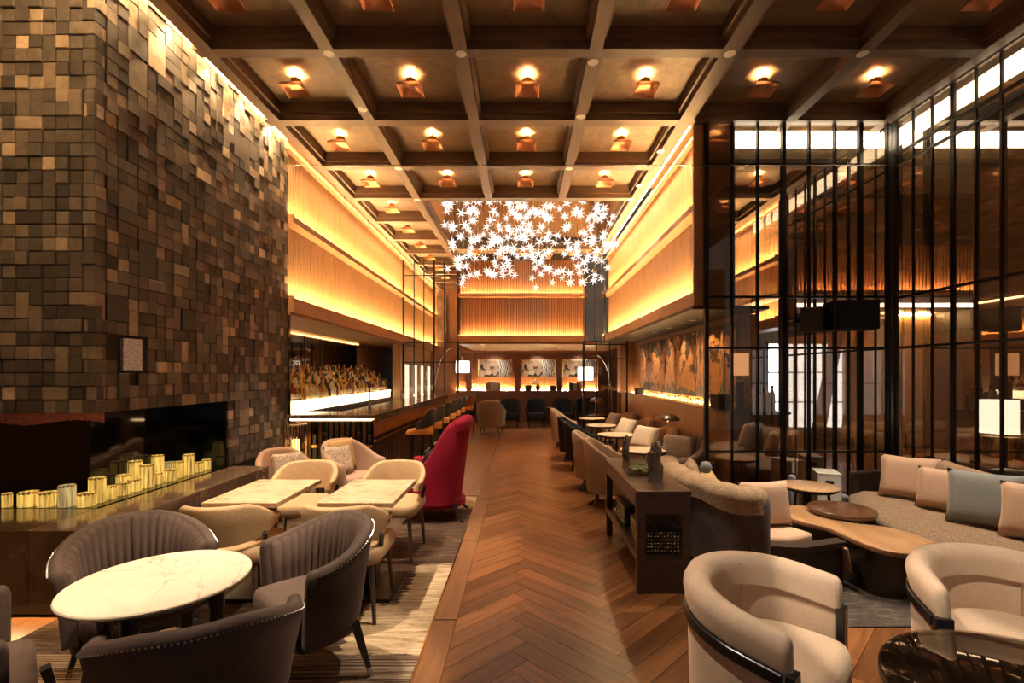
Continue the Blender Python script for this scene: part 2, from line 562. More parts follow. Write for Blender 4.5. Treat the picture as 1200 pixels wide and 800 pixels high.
def shell(mb, path, th, zb, zt, off=0.0, flare=0.0, rr=None, ends=True, mi=0, belly=0.0):
    """solid upholstered wall swept along a plan path; off < 0 moves inwards"""
    th = fn(th); zb = fn(zb); zt = fn(zt); off = fn(off); flare = fn(flare)
    rings = []
    def ring(p, k=1.0, ext=(0, 0)):
        x, y, nx, ny, t = p
        T = th(t); B = zb(t); Z = zt(t); o = off(t); f = flare(t)
        r = rr if rr else min(T * 0.5, (Z - B) * 0.4)
        mid = (B + Z) / 2; c = o - T / 2; hz = (Z - B) / 2
        sec = [(o - f, B), (o - f * 0.5 + belly, mid), (o, Z - r), (o - T * 0.15, Z - r * 0.28), (o - T * 0.5, Z), (o - T * 0.85, Z - r * 0.28), (o - T, Z - r), (o - T - f * 0.5 - belly * 0, mid), (o - T - f, B)]
        out = []
        for a, z in sec:
            aa = c + (a - c) * k
            if k < 1:
                z = z - (1 - k) * min(max(r, 0.07), (Z - B) * 0.35) * ((z - B) / (Z - B)) ** 2
            out.append((x + nx * aa + ext[0], y + ny * aa + ext[1], z))
        return out
    if ends:
        for s_, idx in ((0, 0),):
            p = path[0]; q = path[1]
            d = Vector((p[0] - q[0], p[1] - q[1])).normalized(); T = th(p[4])
            for e, k in ((0.42, 0.35), (0.33, 0.65), (0.18, 0.9)):
                rings.append(ring(p, k, (d.x * T * e, d.y * T * e)))
    for p in path:
        rings.append(ring(p))
    if ends:
        p = path[-1]; q = path[-2]
        d = Vector((p[0] - q[0], p[1] - q[1])).normalized(); T = th(p[4])
        for e, k in ((0.18, 0.9), (0.33, 0.65), (0.42, 0.35)):
            rings.append(ring(p, k, (d.x * T * e, d.y * T * e)))
    mb.loft(rings, mi=mi)
    return mb
def sm(a, b, x):
    u = max(0.0, min(1.0, (x - a) / (b - a)))
    return u * u * (3 - 2 * u)
def rrect(w, d, r, n=5, cx=0, cy=0):
    out = []
    for sx, sy, a0 in ((1, 1, 0), (-1, 1, 90), (-1, -1, 180), (1, -1, 270)):
        for i in range(n + 1):
            a = math.radians(a0 + 90 * i / n)
            out.append((cx + sx * (w / 2 - r) + r * math.cos(a), cy + sy * (d / 2 - r) + r * math.sin(a)))
    return out
def dshape(R, front, n=16, sx=1.0, rc=0.06):
    """seat plan: half circle at the back, straight sides to a rounded front"""
    out = [(math.cos(math.radians(180 * i / n)) * R * sx, math.sin(math.radians(180 * i / n)) * R) for i in range(n + 1)]
    for i in range(6):
        a = math.radians(180 + 90 * i / 5)
        out.append((-R * sx + rc + rc * math.cos(a), -front + rc + rc * math.sin(a)))
    for i in range(6):
        a = math.radians(270 + 90 * i / 5)
        out.append((R * sx - rc + rc * math.cos(a), -front + rc + rc * math.sin(a)))
    return out
def circ(r, n=32, cx=0, cy=0, sx=1.0):
    return [(cx + r * sx * math.cos(2 * PI * k / n), cy + r * math.sin(2 * PI * k / n)) for k in range(n)]
# ------------------------------------------------------------------ THE SETTING
XL, XR, XG = -3.0, 2.1, 4.30        # left wall, right wood wall, right glass wall
ZB, ZC = 4.50, 4.69                 # beam underside, coffer ceiling
YS, YF = 5.60, 12.30                # glass screen, far wall
BX = [-2.92, -1.75, -0.555, 0.66, 1.88, 3.08, 4.20]
BY = [-0.5, 0.72, 1.94, 3.16, 4.38, 5.60, 6.83, 8.05]

# ---- floor
fl = struct(MB().box(-6.5, 9.0, -3.2, 18.5, -0.12, -0.022).build('floor', 'floor_border'))
def clip(poly, xa, xb, ya, yb):
    def cut(pl, ax, lim, keep_gt):
        out = []
        for i in range(len(pl)):
            a, b = pl[i - 1], pl[i]
            ia = (a[ax] >= lim) if keep_gt else (a[ax] <= lim)
            ib = (b[ax] >= lim) if keep_gt else (b[ax] <= lim)
            if ia != ib:
                k = (lim - a[ax]) / (b[ax] - a[ax])
                out.append((a[0] + (b[0] - a[0]) * k, a[1] + (b[1] - a[1]) * k))
            if ib: out.append(b)
        return out
    for ax, lim, g in ((0, xa, 1), (0, xb, 0), (1, ya, 1), (1, yb, 0)):
        if len(poly) < 3: return []
        poly = cut(poly, ax, lim, g)
    return poly
PW, PL = 0.13, 0.85
NR = PL / PW
s2 = math.sqrt(2)
regions = [(-0.425, 4.25, 1.9, 3.25), (-0.425, 2.2, 3.25, 12.4)]
X0 = 0.03 - PL / s2
cache = {}
planks = []
for m_ in range(-1, 5):
    for k in range(-10, 80):
        for kind in (0, 1):
            if kind == 0: r = (k + NR * m_, k + NR * m_ + NR, k - NR * m_, k - NR * m_ + 1)
            else: r = (k + NR * m_ + NR, k + NR * m_ + NR + 1, k - NR * m_ - NR + 1, k - NR * m_ + 1)
            g = 0.012
            a0, a1, b0, b1 = r[0] + g, r[1] - g, r[2] + g, r[3] - g
            poly = [(X0 + (a - b) * PW / s2, (a + b) * PW / s2 + 1.0) for a, b in ((a0, b0), (a1, b0), (a1, b1), (a0, b1))]
            for rg in regions:
                pc = clip(poly, *rg)
                if len(pc) < 3: continue
                cx = sum(p[0] for p in pc) / len(pc); cy = sum(p[1] for p in pc) / len(pc)
                planks.append((kind, pc, cx, cy))
for kind, pc, cx, cy in planks:
    a = PI / 4 if kind == 0 else 3 * PI / 4
    ca, sa = math.cos(-a), math.sin(-a)
    loc = [((x - cx) * ca - (y - cy) * sa, (x - cx) * sa + (y - cy) * ca) for x, y in pc]
    key = tuple((round(x, 3), round(y, 3)) for x, y in loc)
    if key not in cache:
        cache[key] = MB().prism(loc, -0.02, 0.0).mesh('plank', 'floor_oak')
    place(cache[key], 'plank', fl, (cx, cy, 0.0), (0, 0, a))
bmesh_border = MB().box(-0.072, 0.072, -0.745, 0.745, -0.02, 0.0).mesh('border_plank', 'floor_border')
for k in range(7):
    place(bmesh_border, 'border_plank', fl, (-0.50, 2.4 + k * 1.5, 0))
tag(MB().box(-0.583, -0.574, 1.2, 13.0, -0.02, 0.004).build('metal_edge_strip', 'brass', fl))

# ---- rugs (top-level things)
t = NT('rug_dark')
v = t.coord('Object')
n1 = t.noise(v, 1.1, 5, 0.7, 0.6)
v2 = t.coord('Object', scale=(2.0, 14, 1))
n2 = t.noise(v2, 2.0, 5, 0.8)
v3 = t.coord('Object', scale=(1, 95, 1))
n3 = t.noise(v3, 1.0, 1, 0.5)
dk = t.ramp(n2, [(0.30, (0.025, 0.013, 0.008)), (0.52, (0.075, 0.042, 0.026)), (0.75, (0.20, 0.125, 0.075))])
lt = t.ramp(n2, [(0.33, (0.20, 0.115, 0.055)), (0.6, (0.55, 0.40, 0.24))])
# the woven pale field: a stepped patch beside the wood aisle
sep = t.new('ShaderNodeSeparateXYZ'); t.link(v, sep.inputs[0])
nx = t.math('ADD', sep.outputs[0], t.math('MULTIPLY', t.math('SUBTRACT', n2, 0.5), 0.25))
ny = t.math('ADD', sep.outputs[1], t.math('MULTIPLY', t.math('SUBTRACT', n2, 0.5), 0.35))
def band(lo, hi, val):
    return t.math('MULTIPLY', t.math('GREATER_THAN', val, lo), t.math('LESS_THAN', val, hi))
p1 = t.math('MULTIPLY', band(-0.86, 0.0, nx), band(3.35, 4.05, ny))
p2 = t.math('MULTIPLY', band(-1.05, 0.0, nx), band(2.75, 3.35, ny))
p3 = t.math('MULTIPLY', band(-2.62, -2.15, nx), band(2.9, 3.18, ny))
p4 = t.math('MULTIPLY', band(-0.85, 0.0, nx), band(5.75, 6.3, ny))
pat = t.math('MAXIMUM', t.math('MAXIMUM', p1, p2), t.math('MAXIMUM', p3, p4))
col = t.mix(pat, dk, lt)
nearw = t.math('LESS_THAN', sep.outputs[1], 2.75)
col = t.mix(t.math('MULTIPLY', nearw, t.math('GREATER_THAN', n3, 0.52)), col, (0.24, 0.17, 0.115))
t.set(base_color=col, roughness=0.97)
t.b.inputs['Specular IOR Level'].default_value = 0.1
t.bump(t.math('ADD', n2, n3), 0.5, 0.01)
M['rug_dark'] = t.m
rug = MB().box(-3.03, -0.585, 1.2, 6.35, -0.021, 0.006).build('area_rug', 'rug_dark')
tag(rug, 'dark brown abstract rug with pale woven patches under the round table', 'rug')
t = NT('rug_grey')
v = t.coord('Object', scale=(3, 16, 1))
n2 = t.noise(v, 2.0, 6, 0.8)
t.set(base_color=t.ramp(n2, [(0.4, (0.018, 0.012, 0.009)), (0.56, (0.06, 0.04, 0.028)), (0.7, (0.25, 0.17, 0.11))]), roughness=0.97)
t.bump(n2, 0.5, 0.01)
M['rug_grey'] = t.m
rug2 = MB().box(1.45, 4.2, 3.05, 5.5, -0.0005, 0.010).build('area_rug', 'rug_grey')
tag(rug2, 'dark streaked rug under the wavy wooden coffee table', 'rug')

# ---- ceiling: coffer slabs, beams, skylight-like chandelier well
ce = struct(MB().box(-3.2, 4.6, -3.2, 5.6, ZC, ZC + 0.1).build('ceiling', 'ceiling_plaster'))
def slab(x0, x1, y0, y1, nm='coffer_panel'):
    return MB().box(x0, x1, y0, y1, ZC, ZC + 0.1).build(nm, 'ceiling_plaster', ce)
slab(-3.2, 2.3, 5.6, 8.05)
slab(-3.2, -1.75, 8.05, 18)
slab(-1.75, 2.3, 11.3, 12.5)
slab(2.3, 4.7, 5.6, 12.0)
def beam_y(x, y0, y1, w=0.12):
    mb = MB().box(-w / 2, w / 2, y0, y1, ZB, ZC + 0.01)
    mb.box(-w / 2 - 0.035, -w / 2, y0, y1, ZB + 0.07, ZC + 0.01).box(w / 2, w / 2 + 0.035, y0, y1, ZB + 0.07, ZC + 0.01)
    return mb.build('ceiling_beam', 'beam_wood', ce, loc=(x, 0, 0))
def beam_x(y, x0, x1, w=0.12):
    mb = MB().box(x0, x1, -w / 2, w / 2, ZB + 0.002, ZC + 0.01)
    mb.box(x0, x1, -w / 2 - 0.035, -w / 2, ZB + 0.07, ZC + 0.01).box(x0, x1, w / 2, w / 2 + 0.035, ZB + 0.07, ZC + 0.01)
    return mb.build('ceiling_beam', 'beam_wood_x', ce, loc=(0, y, 0))
for i, x in enumerate(BX):
    if i == 0: beam_y(x + 0.08, -3, 17.8)
    elif i == 1: beam_y(x, -3, 17.8)
    elif i == 4: beam_y(x, -3, 12.25, 0.16)
    elif i in (2, 3):
        beam_y(x, -3, 8.0); beam_y(x, 11.35, 12.25)
    elif i == 5: beam_y(x, -3, 11.9)
    else: beam_y(x, -3, 11.9)
for y in BY:
    if y < 5.5: beam_x(y, -2.95, 4.26)
    elif y < 5.7: beam_x(y, -2.95, 4.26, 0.14)
    elif y < 7: beam_x(y, -2.95, 1.95)
    else: beam_x(y, -2.95, 1.95, 0.14)
for y in (6.83, 8.05, 9.27, 10.5):
    beam_x(y, 2.35, 4.26)
for y in (9.27, 10.5, 11.7, 12.9, 14.1, 15.3, 16.5):
    beam_x(y, -2.95, -1.75)
beam_x(11.3, -1.75, 1.95, 0.14)
# chandelier well above the beams
well = MB()
well.box(-1.85, -1.75, 8.05, 11.3, ZB + 0.05, 5.75).box(1.95, 2.05, 8.05, 11.3, ZC, 5.75)
well.box(-1.85, 2.05, 7.95, 8.05, ZC, 5.75).box(-1.85, 2.05, 11.3, 11.4, ZC, 5.75).box(-1.85, 2.05, 7.95, 11.4, 5.75, 5.85)
well.build('chandelier_well', 'wall_oak', ce)
# ---- stone fireplace mass (left wall, near part)
YC, YE = 3.40, 6.22
wl = struct(MB().box(-4.6, XL - 0.035, YC + 0.035, YE, 1.345, ZC).box(-4.6, XL - 0.035, 4.96, YE, 0.0, 1.345).box(-4.6, XL - 0.035, YC + 0.035, 4.96, 0.0, 0.64).build('wall_left', 'mortar'))
U = 0.0955
def layout(nc, nr, blocked):
    g = [[None if not blocked(c, r) else -1 for r in range(nr)] for c in range(nc)]
    out = []
    sizes = [((3, 3), 0.018), ((2, 3), 0.02), ((2, 2), 0.085), ((1, 2), 0.20), ((2, 1), 0.17)]
    cells = [(c, r) for c in range(nc) for r in range(nr)]
    RD.shuffle(cells)
    for c, r in cells:
        if g[c][r] is not None: continue
        x = RD.random(); acc = 0; pick = (1, 1)
        for sz, p in sizes:
            acc += p
            if x < acc: pick = sz; break
        w, h = pick
        if c + w > nc or r + h > nr or any(g[c + i][r + j] is not None for i in range(w) for j in range(h)):
            w = h = 1
        for i in range(w):
            for j in range(h): g[c + i][r + j] = 1
        out.append((c, r, w, h))
    return out
tone_w = [0.20, 0.24, 0.20, 0.15, 0.11, 0.07, 0.03]
def pick_tone():
    x = RD.random(); a = 0
    for i, p in enumerate(tone_w):
        a += p
        if x < a: return i
    return 2
tiles = []
NROW = 43
NCS = 29
ycol = lambda c: YC + 0.01 + c * (YE - YC - 0.01) / NCS
US = (YE - YC - 0.01) / NCS
for c, r, w, h in layout(NCS, NROW, lambda c, r: (c < 16 and r < 7)):
    tiles.append(('S', ycol(c) + US * w / 2, 0.652 + U * (r + h / 2), US * w, U * h, pick_tone()))
for c, r, w, h in layout(8, NROW, lambda c, r: r < 7):
    tiles.append(('F', XL - 0.01 - U * (c + w / 2), 0.652 + U * (r + h / 2), U * w, U * h, pick_tone()))
# the single steel-grey tile set into the side face
sy, sz = 3.80, 1.745
tiles = [q for q in tiles if not (q[0] == 'S' and abs(q[1] - 3.745) < (q[3] + US * 2) / 2 - 0.01 and abs(q[2] - 1.75) < (q[4] + 0.26) / 2 - 0.01)]
tile_cache = {}
def tile_mesh(w, h, tone):
    key = (round(w, 3), round(h, 3), tone)
    if key not in tile_cache:
        a, b = w / 2 - 0.0025, h / 2 - 0.0025
        c_ = 0.004
        mb = MB().loft([[(-a, 0.06, -b), (a, 0.06, -b), (a, 0.06, b), (-a, 0.06, b)], [(-a, c_, -b), (a, c_, -b), (a, c_, b), (-a, c_, b)], [(-a + c_, 0, -b + c_), (a - c_, 0, -b + c_), (a - c_, 0, b - c_), (-a + c_, 0, b - c_)]])
        tile_cache[key] = mb.mesh('stone_tile', tone if isinstance(tone, str) else 'stone_%d' % tone)
    return tile_cache[key]
def tsize(q):
    d = (q[1] ** 2 + 9) if q[0] == 'S' else (q[1] ** 2 + YC ** 2)
    y = q[1] if q[0] == 'S' else YC
    vis = 1.0
    top = 438 - 567 * (q[2] - 1.6) / y
    xx = 612 + 567 * (XL if q[0] == 'S' else q[1]) / y
    if top < -25 or xx < -20: return 0
    px = (567 * 3.0 / y ** 2) * q[3] if q[0] == 'S' else 567 / y * q[3]
    return px * 567 / y * q[4]
tiles.sort(key=tsize, reverse=True)
rest = MB()
for i, (f, a, z, w, h, tone) in enumerate(tiles):
    proud = RD.uniform(0.0, 0.013) + (0.010 if RD.random() < 0.12 else 0)
    loc = (XL - 0.022 + proud, a, z) if f == 'S' else (a, YC + 0.022 - proud, z)
    rot = (0, 0, PI / 2) if f == 'S' else (0, 0, 0)
    if i < 300:
        place(tile_mesh(w, h, tone), 'stone_tile', wl, loc, rot)
    else:
        a_, b_ = w / 2 - 0.0025, h / 2 - 0.0025
        if f == 'S': rest.box(loc[0] - 0.06, loc[0], a - a_, a + a_, z - b_, z + b_, tone)
        else: rest.box(a - a_, a + a_, loc[1], loc[1] + 0.06, z - b_, z + b_, tone)
tag(rest.build('stone_tiles_beyond', ['stone_%d' % i for i in range(7)], wl), kind='stuff')
o = place(tile_mesh(US * 2 - 0.004, 0.25, 'steel_tile'), 'steel_tile', wl, (XL - 0.012, 3.745, 1.75), (0, 0, PI / 2))
o['label'] = 'single pitted silver grey tile'
# firebox: black gloss core, end cheek, lintel soffit, floor
fb = MB().box(-4.6, -3.45, 3.86, 4.955, 0.64, 1.345).box(-4.6, XL - 0.04, 4.945, 4.965, 0.64, 1.345).box(-4.6, XL - 0.04, YC + 0.04, 4.96, 1.335, 1.35)
fb.build('firebox_lining', 'black_gloss', wl)
MB().box(-4.6, XL - 0.02, YC + 0.02, 4.95, 0.632, 0.652).build('firebox_floor', 'black_gloss', wl)
cur = MB()  # added strands that stand in for a reddish reflection under the lintel
for i in range(64):
    x = -3.03 - i * 0.012
    cur.tube((x, YC + 0.10, 1.335), (x, YC + 0.10, 1.245 + 0.02 * math.sin(i * 0.1) + RD.uniform(0, 0.006)), 0.0042, n=5)
plain('strand_red', (0.42, 0.11, 0.05), 0.4, 0.7, 0.5, 40)
tag(cur.build('reflection_strands', 'strand_red', wl), kind='stuff')
# hearth slab that floats on a recessed plinth, marble, wrapping the corner
he = thing('hearth_bench', 'polished brown marble hearth bench wrapping round the stone fireplace', 'hearth', (-3.1, 3.2, 0))
def at(o, root):
    o.matrix_parent_inverse = root.matrix_basis.inverted()
    return o
seams = [2.93, 3.62, 4.30, 5.0]
for i in range(3):
    o = MB().box(-2.995, -2.62, seams[i] + 0.001, seams[i + 1] - 0.001, 0.20, 0.65).build('marble_block', 'marble_brown', he, bevel=0.004); o.location = (3.1, -3.2, 0)
for a, b in ((-3.75, -3.0),):
    o = MB().box(a, -2.997, 2.93, YC + 0.02, 0.20, 0.65).build('marble_block', 'marble_brown', he, bevel=0.004); o.location = (3.1, -3.2, 0)
o = MB().box(-3.75, -2.85, 3.22, YC + 0.02, 0.0, 0.2).box(-2.995, -2.85, YC, 4.98, 0.0, 0.2).build('plinth', 'black_gloss', he); o.location = (3.1, -3.2, 0)
o = MB().box(-3.7, -2.86, 3.19, 3.215, 0.14, 0.155).box(-2.845, -2.82, 3.2, 4.9, 0.14, 0.155).build('toe_light', 'led_soft', he); o.location = (3.1, -3.2, 0)

# ---- upper wood walls with lit ledges
def led_wall(nm, side, X, y0, y1, slat_pitch=0.075):
    """side -1: wall on the left facing +x; side +1: on the right facing -x"""
    d = -side
    root = struct(MB().box(min(X + side * 0.12, X + side * 0.30), max(X + side * 0.12, X + side * 0.30), y0, y1, 2.40, ZC + 0.05).build(nm, 'wall_oak'))
    for (za, zb) in ((2.60, 3.54), (3.68, 4.52)):
        s_ = MB()
        k = 0; y = y0 + 0.02
        while y < y1 - 0.03:
            xa, xb = sorted((X + side * 0.125, X + side * 0.095))
            s_.box(xa, xb, y, y + slat_pitch * 0.78, za, zb)
            y += slat_pitch
        tag(s_.build('wall_slats', 'wall_oak', root), kind='stuff')
    for zl in (2.55, 3.60):
        xa, xb = sorted((X + side * 0.13, X + d * 0.06))
        l = MB().box(xa, xb, y0, y1, zl - (0.15 if zl < 3 else 0.05), zl)
        xa, xb = sorted((X + d * 0.06, X + d * 0.045))
        l.box(xa, xb, y0, y1, zl, zl + 0.030)
        l.build('wall_ledge', 'ledge_oak', root)
        xa, xb = sorted((X + d * 0.005, X + d * 0.04))
        MB().box(xa, xb, y0 + 0.05, y1 - 0.05, zl + 0.004, zl + 0.014).build('led_strip', 'led', root)
        xa, xb = sorted((X + side * 0.12, X + d * 0.06))
        MB().box(xa, xb, y0, y0 + 0.02, zl, zl + 0.06).box(xa, xb, y1 - 0.02, y1, zl, zl + 0.06).build('ledge_end', 'ledge_oak', root)
    # cove at the very top
    xa, xb = sorted((X + side * 0.02, X + side * 0.12))
    MB().box(xa, xb, y0, y1, 4.52, 4.56).build('cove_lip', 'ledge_oak', root)
    xa, xb = sorted((X - side * 0.02, X - side * 0.12))
    MB().box(xa, xb, y0, y1, ZC - 0.035, ZC - 0.02).build('cove_light', 'led_soft', root)
    return root
led_wall('wall_left_bar', -1, XL, YE, 17.0)
led_wall('wall_right', 1, XR, YS + 0.08, YF)
# slot light washing down the stone face
slot = MB().box(-2.985, -2.95, -0.5, YE, ZC - 0.03, ZC - 0.015)
o = slot.build('slot_light', 'led', wl)
# end cap of the right wood wall beside the screen, soffits
MB().box(2.0, 2.42, YS + 0.03, YS + 0.08, 2.40, ZC).build('end_trim', 'ledge_oak', bpy.data.objects['wall_right'])
MB().box(2.0, 2.9, YS + 0.08, YF, 2.36, 2.40).build('soffit', 'dark_plaster', bpy.data.objects['wall_right'])
MB().box(-4.2, -2.98, YE, 17.0, 2.36, 2.40).build('soffit', 'wall_walnut', bpy.data.objects['wall_left_bar'])

# ---- far wall: slatted upper part above the passage
wf = struct(MB().box(-1.62, 1.62, YF + 0.14, YF + 0.3, 2.42, ZC).build('wall_far', 'dark_wood'))
for za, zb in ((2.60, 3.54), (3.68, 4.50)):
    s_ = MB(); x = -1.58
    while x < 1.57:
        s_.box(x, x + 0.030, YF + 0.06, YF + 0.10, za, zb); x += 0.050
    tag(s_.build('wall_slats', 'wall_walnut', wf), kind='stuff')
for zl in (2.55, 3.60):
    MB().box(-1.62, 1.62, YF - 0.10, YF + 0.14, zl - (0.14 if zl < 3 else 0.05), zl).box(-1.62, 1.62, YF - 0.10, YF - 0.085, zl, zl + 0.022).build('wall_ledge', 'ledge_oak_x', wf)
    MB().box(-1.6, 1.6, YF - 0.07, YF - 0.04, zl + 0.004, zl + 0.014).build('led_strip', 'led', wf)
    MB().box(-1.6, 1.6, YF + 0.115, YF + 0.13, zl + 0.004, zl + 0.014).build('led_strip', 'led', wf)
MB().box(-1.62, 2.75, YF, 16.3, 2.36, 2.41).build('soffit', 'wall_walnut', wf)

# ---- far lounge behind the passage: shelf wall
wb = struct(MB().box(-3.6, 4.2, 16.32, 16.5, 0, 2.5).build('wall_back', 'wall_walnut'))
sh = MB().box(-2.2, 2.7, 15.95, 16.32, 0.0, 1.05).build('cabinet_front', 'wall_walnut', wb)
for x in (-1.78, -0.16, 1.24, 2.62):
    MB().box(x - 0.10, x + 0.10, 16.10, 16.32, 1.05, 2.36).build('pilaster', 'wall_walnut', wb)
MB().box(-2.2, 2.7, 16.24, 16.28, 1.052, 1.066).build('led_strip', 'led', wb)
MB().box(-2.2, 2.7, 15.95, 16.0, 2.30, 2.36).build('cornice', 'ledge_oak_x', wb)

# ---- lower right wall with shelf
wr = struct(MB().box(2.76, 2.98, 6.15, YF, 0, 2.36).box(2.52, 2.76, 6.15, YF, 0, 1.12).build('wall_right_lower', 'wall_oak'))
MB().box(2.46, 2.76, 6.15, YF, 1.12, 1.15).build('shelf_top', 'ledge_oak', wr)
MB().box(2.70, 2.73, 6.5, YF - 0.1, 1.152, 1.160).build('led_strip', 'led_soft', wr)
for k in range(14):
    y = 6.2 + k * 0.43
    MB().box(2.513, 2.522, y, y + 0.42, 0.1, 1.1).build('wall_panel', 'wall_oak', wr)
MB().box(2.46, 3.15, 5.72, 6.15, 0.0, 1.12).build('end_cabinet', 'wall_walnut', wr)
MB().box(2.44, 3.17, 5.70, 6.16, 1.12, 1.15).build('end_cabinet_top', 'dark_wood', wr)
MB().box(2.44, 3.1, YF, YF + 0.1, 0, 2.36).box(2.42, 2.98, 11.9, YF, 1.15, 2.36).build('wall_return', 'wall_walnut', wr)

# ---- black glazed screens
def grid_screen(nm, mk, us, thick, zs, z0, z1, glass, dp=0.02):
    """mk(u, off) -> (x, y); us: mullion positions along the screen; thick: indices of heavy posts"""
    root = bpy.data.objects.new(nm, None); COL.objects.link(root); struct(root)
    (xa, ya), (xb, yb) = mk(us[0]), mk(us[-1])
    ang = math.atan2(yb - ya, xb - xa)
    cache_m = {}
    for i, u in enumerate(us):
        x, y = mk(u)
        w = 0.046 if i in thick else 0.022
        if w not in cache_m:
            cache_m[w] = MB().box(-w / 2, w / 2, -dp - w / 8, dp + w / 8, z0, z1).mesh('mullion', 'black_metal')
        place(cache_m[w], 'mullion', root, (x, y, 0), (0, 0, ang))
    L = math.hypot(xb - xa, yb - ya)
    for z in zs:
        o = MB().box(0, L, -0.018, 0.018, z - 0.013, z + 0.013).build('rail', 'black_metal', root, loc=(xa, ya, 0)); o.rotation_euler = (0, 0, ang)
    zz = [z0] + sorted(zs) + [z1]
    zz = [z for i, z in enumerate(zz) if i == 0 or z - zz[i - 1] > 0.05]
    pc = {}
    if glass:
        for i in range(len(us) - 1):
            w = abs(us[i + 1] - us[i])
            x, y = mk(us[i])
            for j in range(len(zz) - 1):
                key = (round(w, 3), j)
                if key not in pc:
                    pc[key] = MB().box(0.012, w - 0.012, -0.003, 0.003, zz[j] + 0.012, zz[j + 1] - 0.012).mesh('pane', glass)
                place(pc[key], 'pane', root, (x, y, 0), (0, 0, ang))
    return root
us = [2.13 + 0.297 * k for k in range(8)]
us[-1] = 4.22
grid_screen('window_1', lambda u: (u, YS), us, (0, 3, 6), [0.02, 0.70, 1.90, 2.49, 4.02], 0.0, ZB, 'glass_screen')
us2 = [5.56 - 0.245 * k for k in range(15)]
grid_screen('window_2', lambda u: (XG, u), us2, (0, 3, 6, 9, 12), [0.02, 1.90, 2.47, 3.98, 4.12], 0.0, ZB, 'glass_side', 0.008)
us3 = [5.64 + 0.245 * k for k in range(11)]
grid_screen('window_3', lambda u: (XG, u), us3, (0, 3, 6, 9), [0.02, 1.90, 2.47, 3.98], 0.0, ZB, 'glass_side', 0.008)
grid_screen('window_4', lambda u: (u, YF), [-3.02, -2.75, -2.5, -2.24, -1.98, -1.63], (0, 3, 5), [0.02, 1.9, 2.40, 4.1], 1.10, ZB, 'glass_clear')
grid_screen('window_5', lambda u: (u, YF - 0.35), [1.55, 1.78, 2.04], (0, 2), [2.40, 4.05], 2.40, ZB, 'glass_clear')
grid_screen('window_6', lambda u: (u, 11.2), [1.42, 1.72, 2.02, 2.42], (0, 3), [0.03, 0.62, 1.95, 2.28], 0.0, 2.36, 'glass_clear')
# glass smoke barrier hanging under the beam
sb = bpy.data.objects.new('window_7', None); COL.objects.link(sb); struct(sb)
xs = [-2.86, -1.33, 0.53, 2.0]
for a, b in zip(xs, xs[1:]):
    MB().box(a + 0.003, b - 0.003, 5.512, 5.520, 3.98, ZB + 0.02).build('pane', 'glass_clear', sb)
    MB().box(a + 0.003, b - 0.003, 5.511, 5.521, 3.974, 3.981).build('pane_edge', 'steel', sb)
MB().box(2.0, 4.25, 5.512, 5.520, 3.98, ZB + 0.02).build('pane', 'glass_clear', sb)
MB().box(2.0, 4.25, 5.511, 5.521, 3.974, 3.981).build('pane_edge', 'steel', sb)

# ---- behind the glass: light header, side room, passage
hd = struct(MB().box(2.45, 4.29, 5.80, 5.86, 4.17, 4.31).box(4.48, 4.54, 1.8, 5.9, 4.17, 4.31).build('trim_1', 'khaki_plaster'))
MB().box(2.45, 4.29, 5.81, 5.85, 4.31, 4.52).box(4.49, 4.53, 1.8, 5.9, 4.31, 4.52).build('light_band', 'led_white', hd)
MB().box(2.45, 4.29, 5.78, 5.88, 4.10, 4.17).box(4.46, 4.56, 1.8, 5.9, 4.10, 4.17).build('header_rail', 'black_metal', hd)
ro = struct(MB().box(5.9, 6.0, 1.0, 6.3, 0, 4.6).build('wall_plank', 'dark_wood'))
wood('plank_wall_y', (0.14, 0.062, 0.028), 1, 0.28, 0.5, 0.7, 0.2, 0.1)
pk = MB().box(-0.015, 0.015, 0.0, 5.3, 0.006, 0.194).mesh('wall_board', 'plank_wall_y')
for k in range(22):
    place(pk, 'wall_board', ro, (5.885, 1.0, 0.2 * k))
MB().box(4.45, 9.0, 1.0, 8.1, 4.6, 4.7).build('side_ceiling', 'dark_plaster', ro)
MB().box(5.84, 5.87, 1.2, 6.2, 2.50, 2.52).build('led_strip', 'led_line', ro)  # strip added to light the plank wall
# tall side space: slatted fascia over the opening of a lit room
sr = struct(MB().box(4.5, 9.0, 10.5, 10.6, 0, 3.0).box(8.9, 9.0, 6.3, 10.5, 0, 4.6).box(4.5, 9.0, 8.06, 8.16, 2.9, 4.7).box(5.9, 9.0, 6.2, 6.3, 0, 4.6).build('wall_side_room', 'dark_plaster'))
MB().box(4.5, 8.9, 8.16, 10.5, 2.9, 3.0).build('room_ceiling', 'white_paint', sr)
s_ = MB(); x = 4.55
while x < 8.85:
    s_.box(x, x + 0.032, 7.98, 8.02, 2.96, 3.72); x += 0.056
tag(s_.build('wall_slats', 'wall_walnut', sr), kind='stuff')
MB().box(4.5, 8.9, 7.86, 8.06, 2.90, 2.945).box(4.5, 8.9, 7.86, 7.875, 2.945, 2.965).build('wall_ledge', 'ledge_oak_x', sr)
MB().box(4.55, 8.85, 7.90, 7.93, 2.947, 2.957).box(4.55, 8.85, 8.035, 8.05, 2.947, 2.957).build('led_strip', 'led', sr)
for k in range(3):
    x = 6.95 + 0.65 * k
    MB().box(x, x + 0.62, 10.45, 10.5, 0.05, 2.85).build('wall_panel', 'wall_oak', sr)
MB().box(5.0, 8.7, 8.9, 9.3, 2.885, 2.9).build('ceiling_light', 'room_light', sr)
MB().box(6.95, 8.85, 10.40, 10.43, 2.86, 2.88).build('led_strip', 'led', sr)
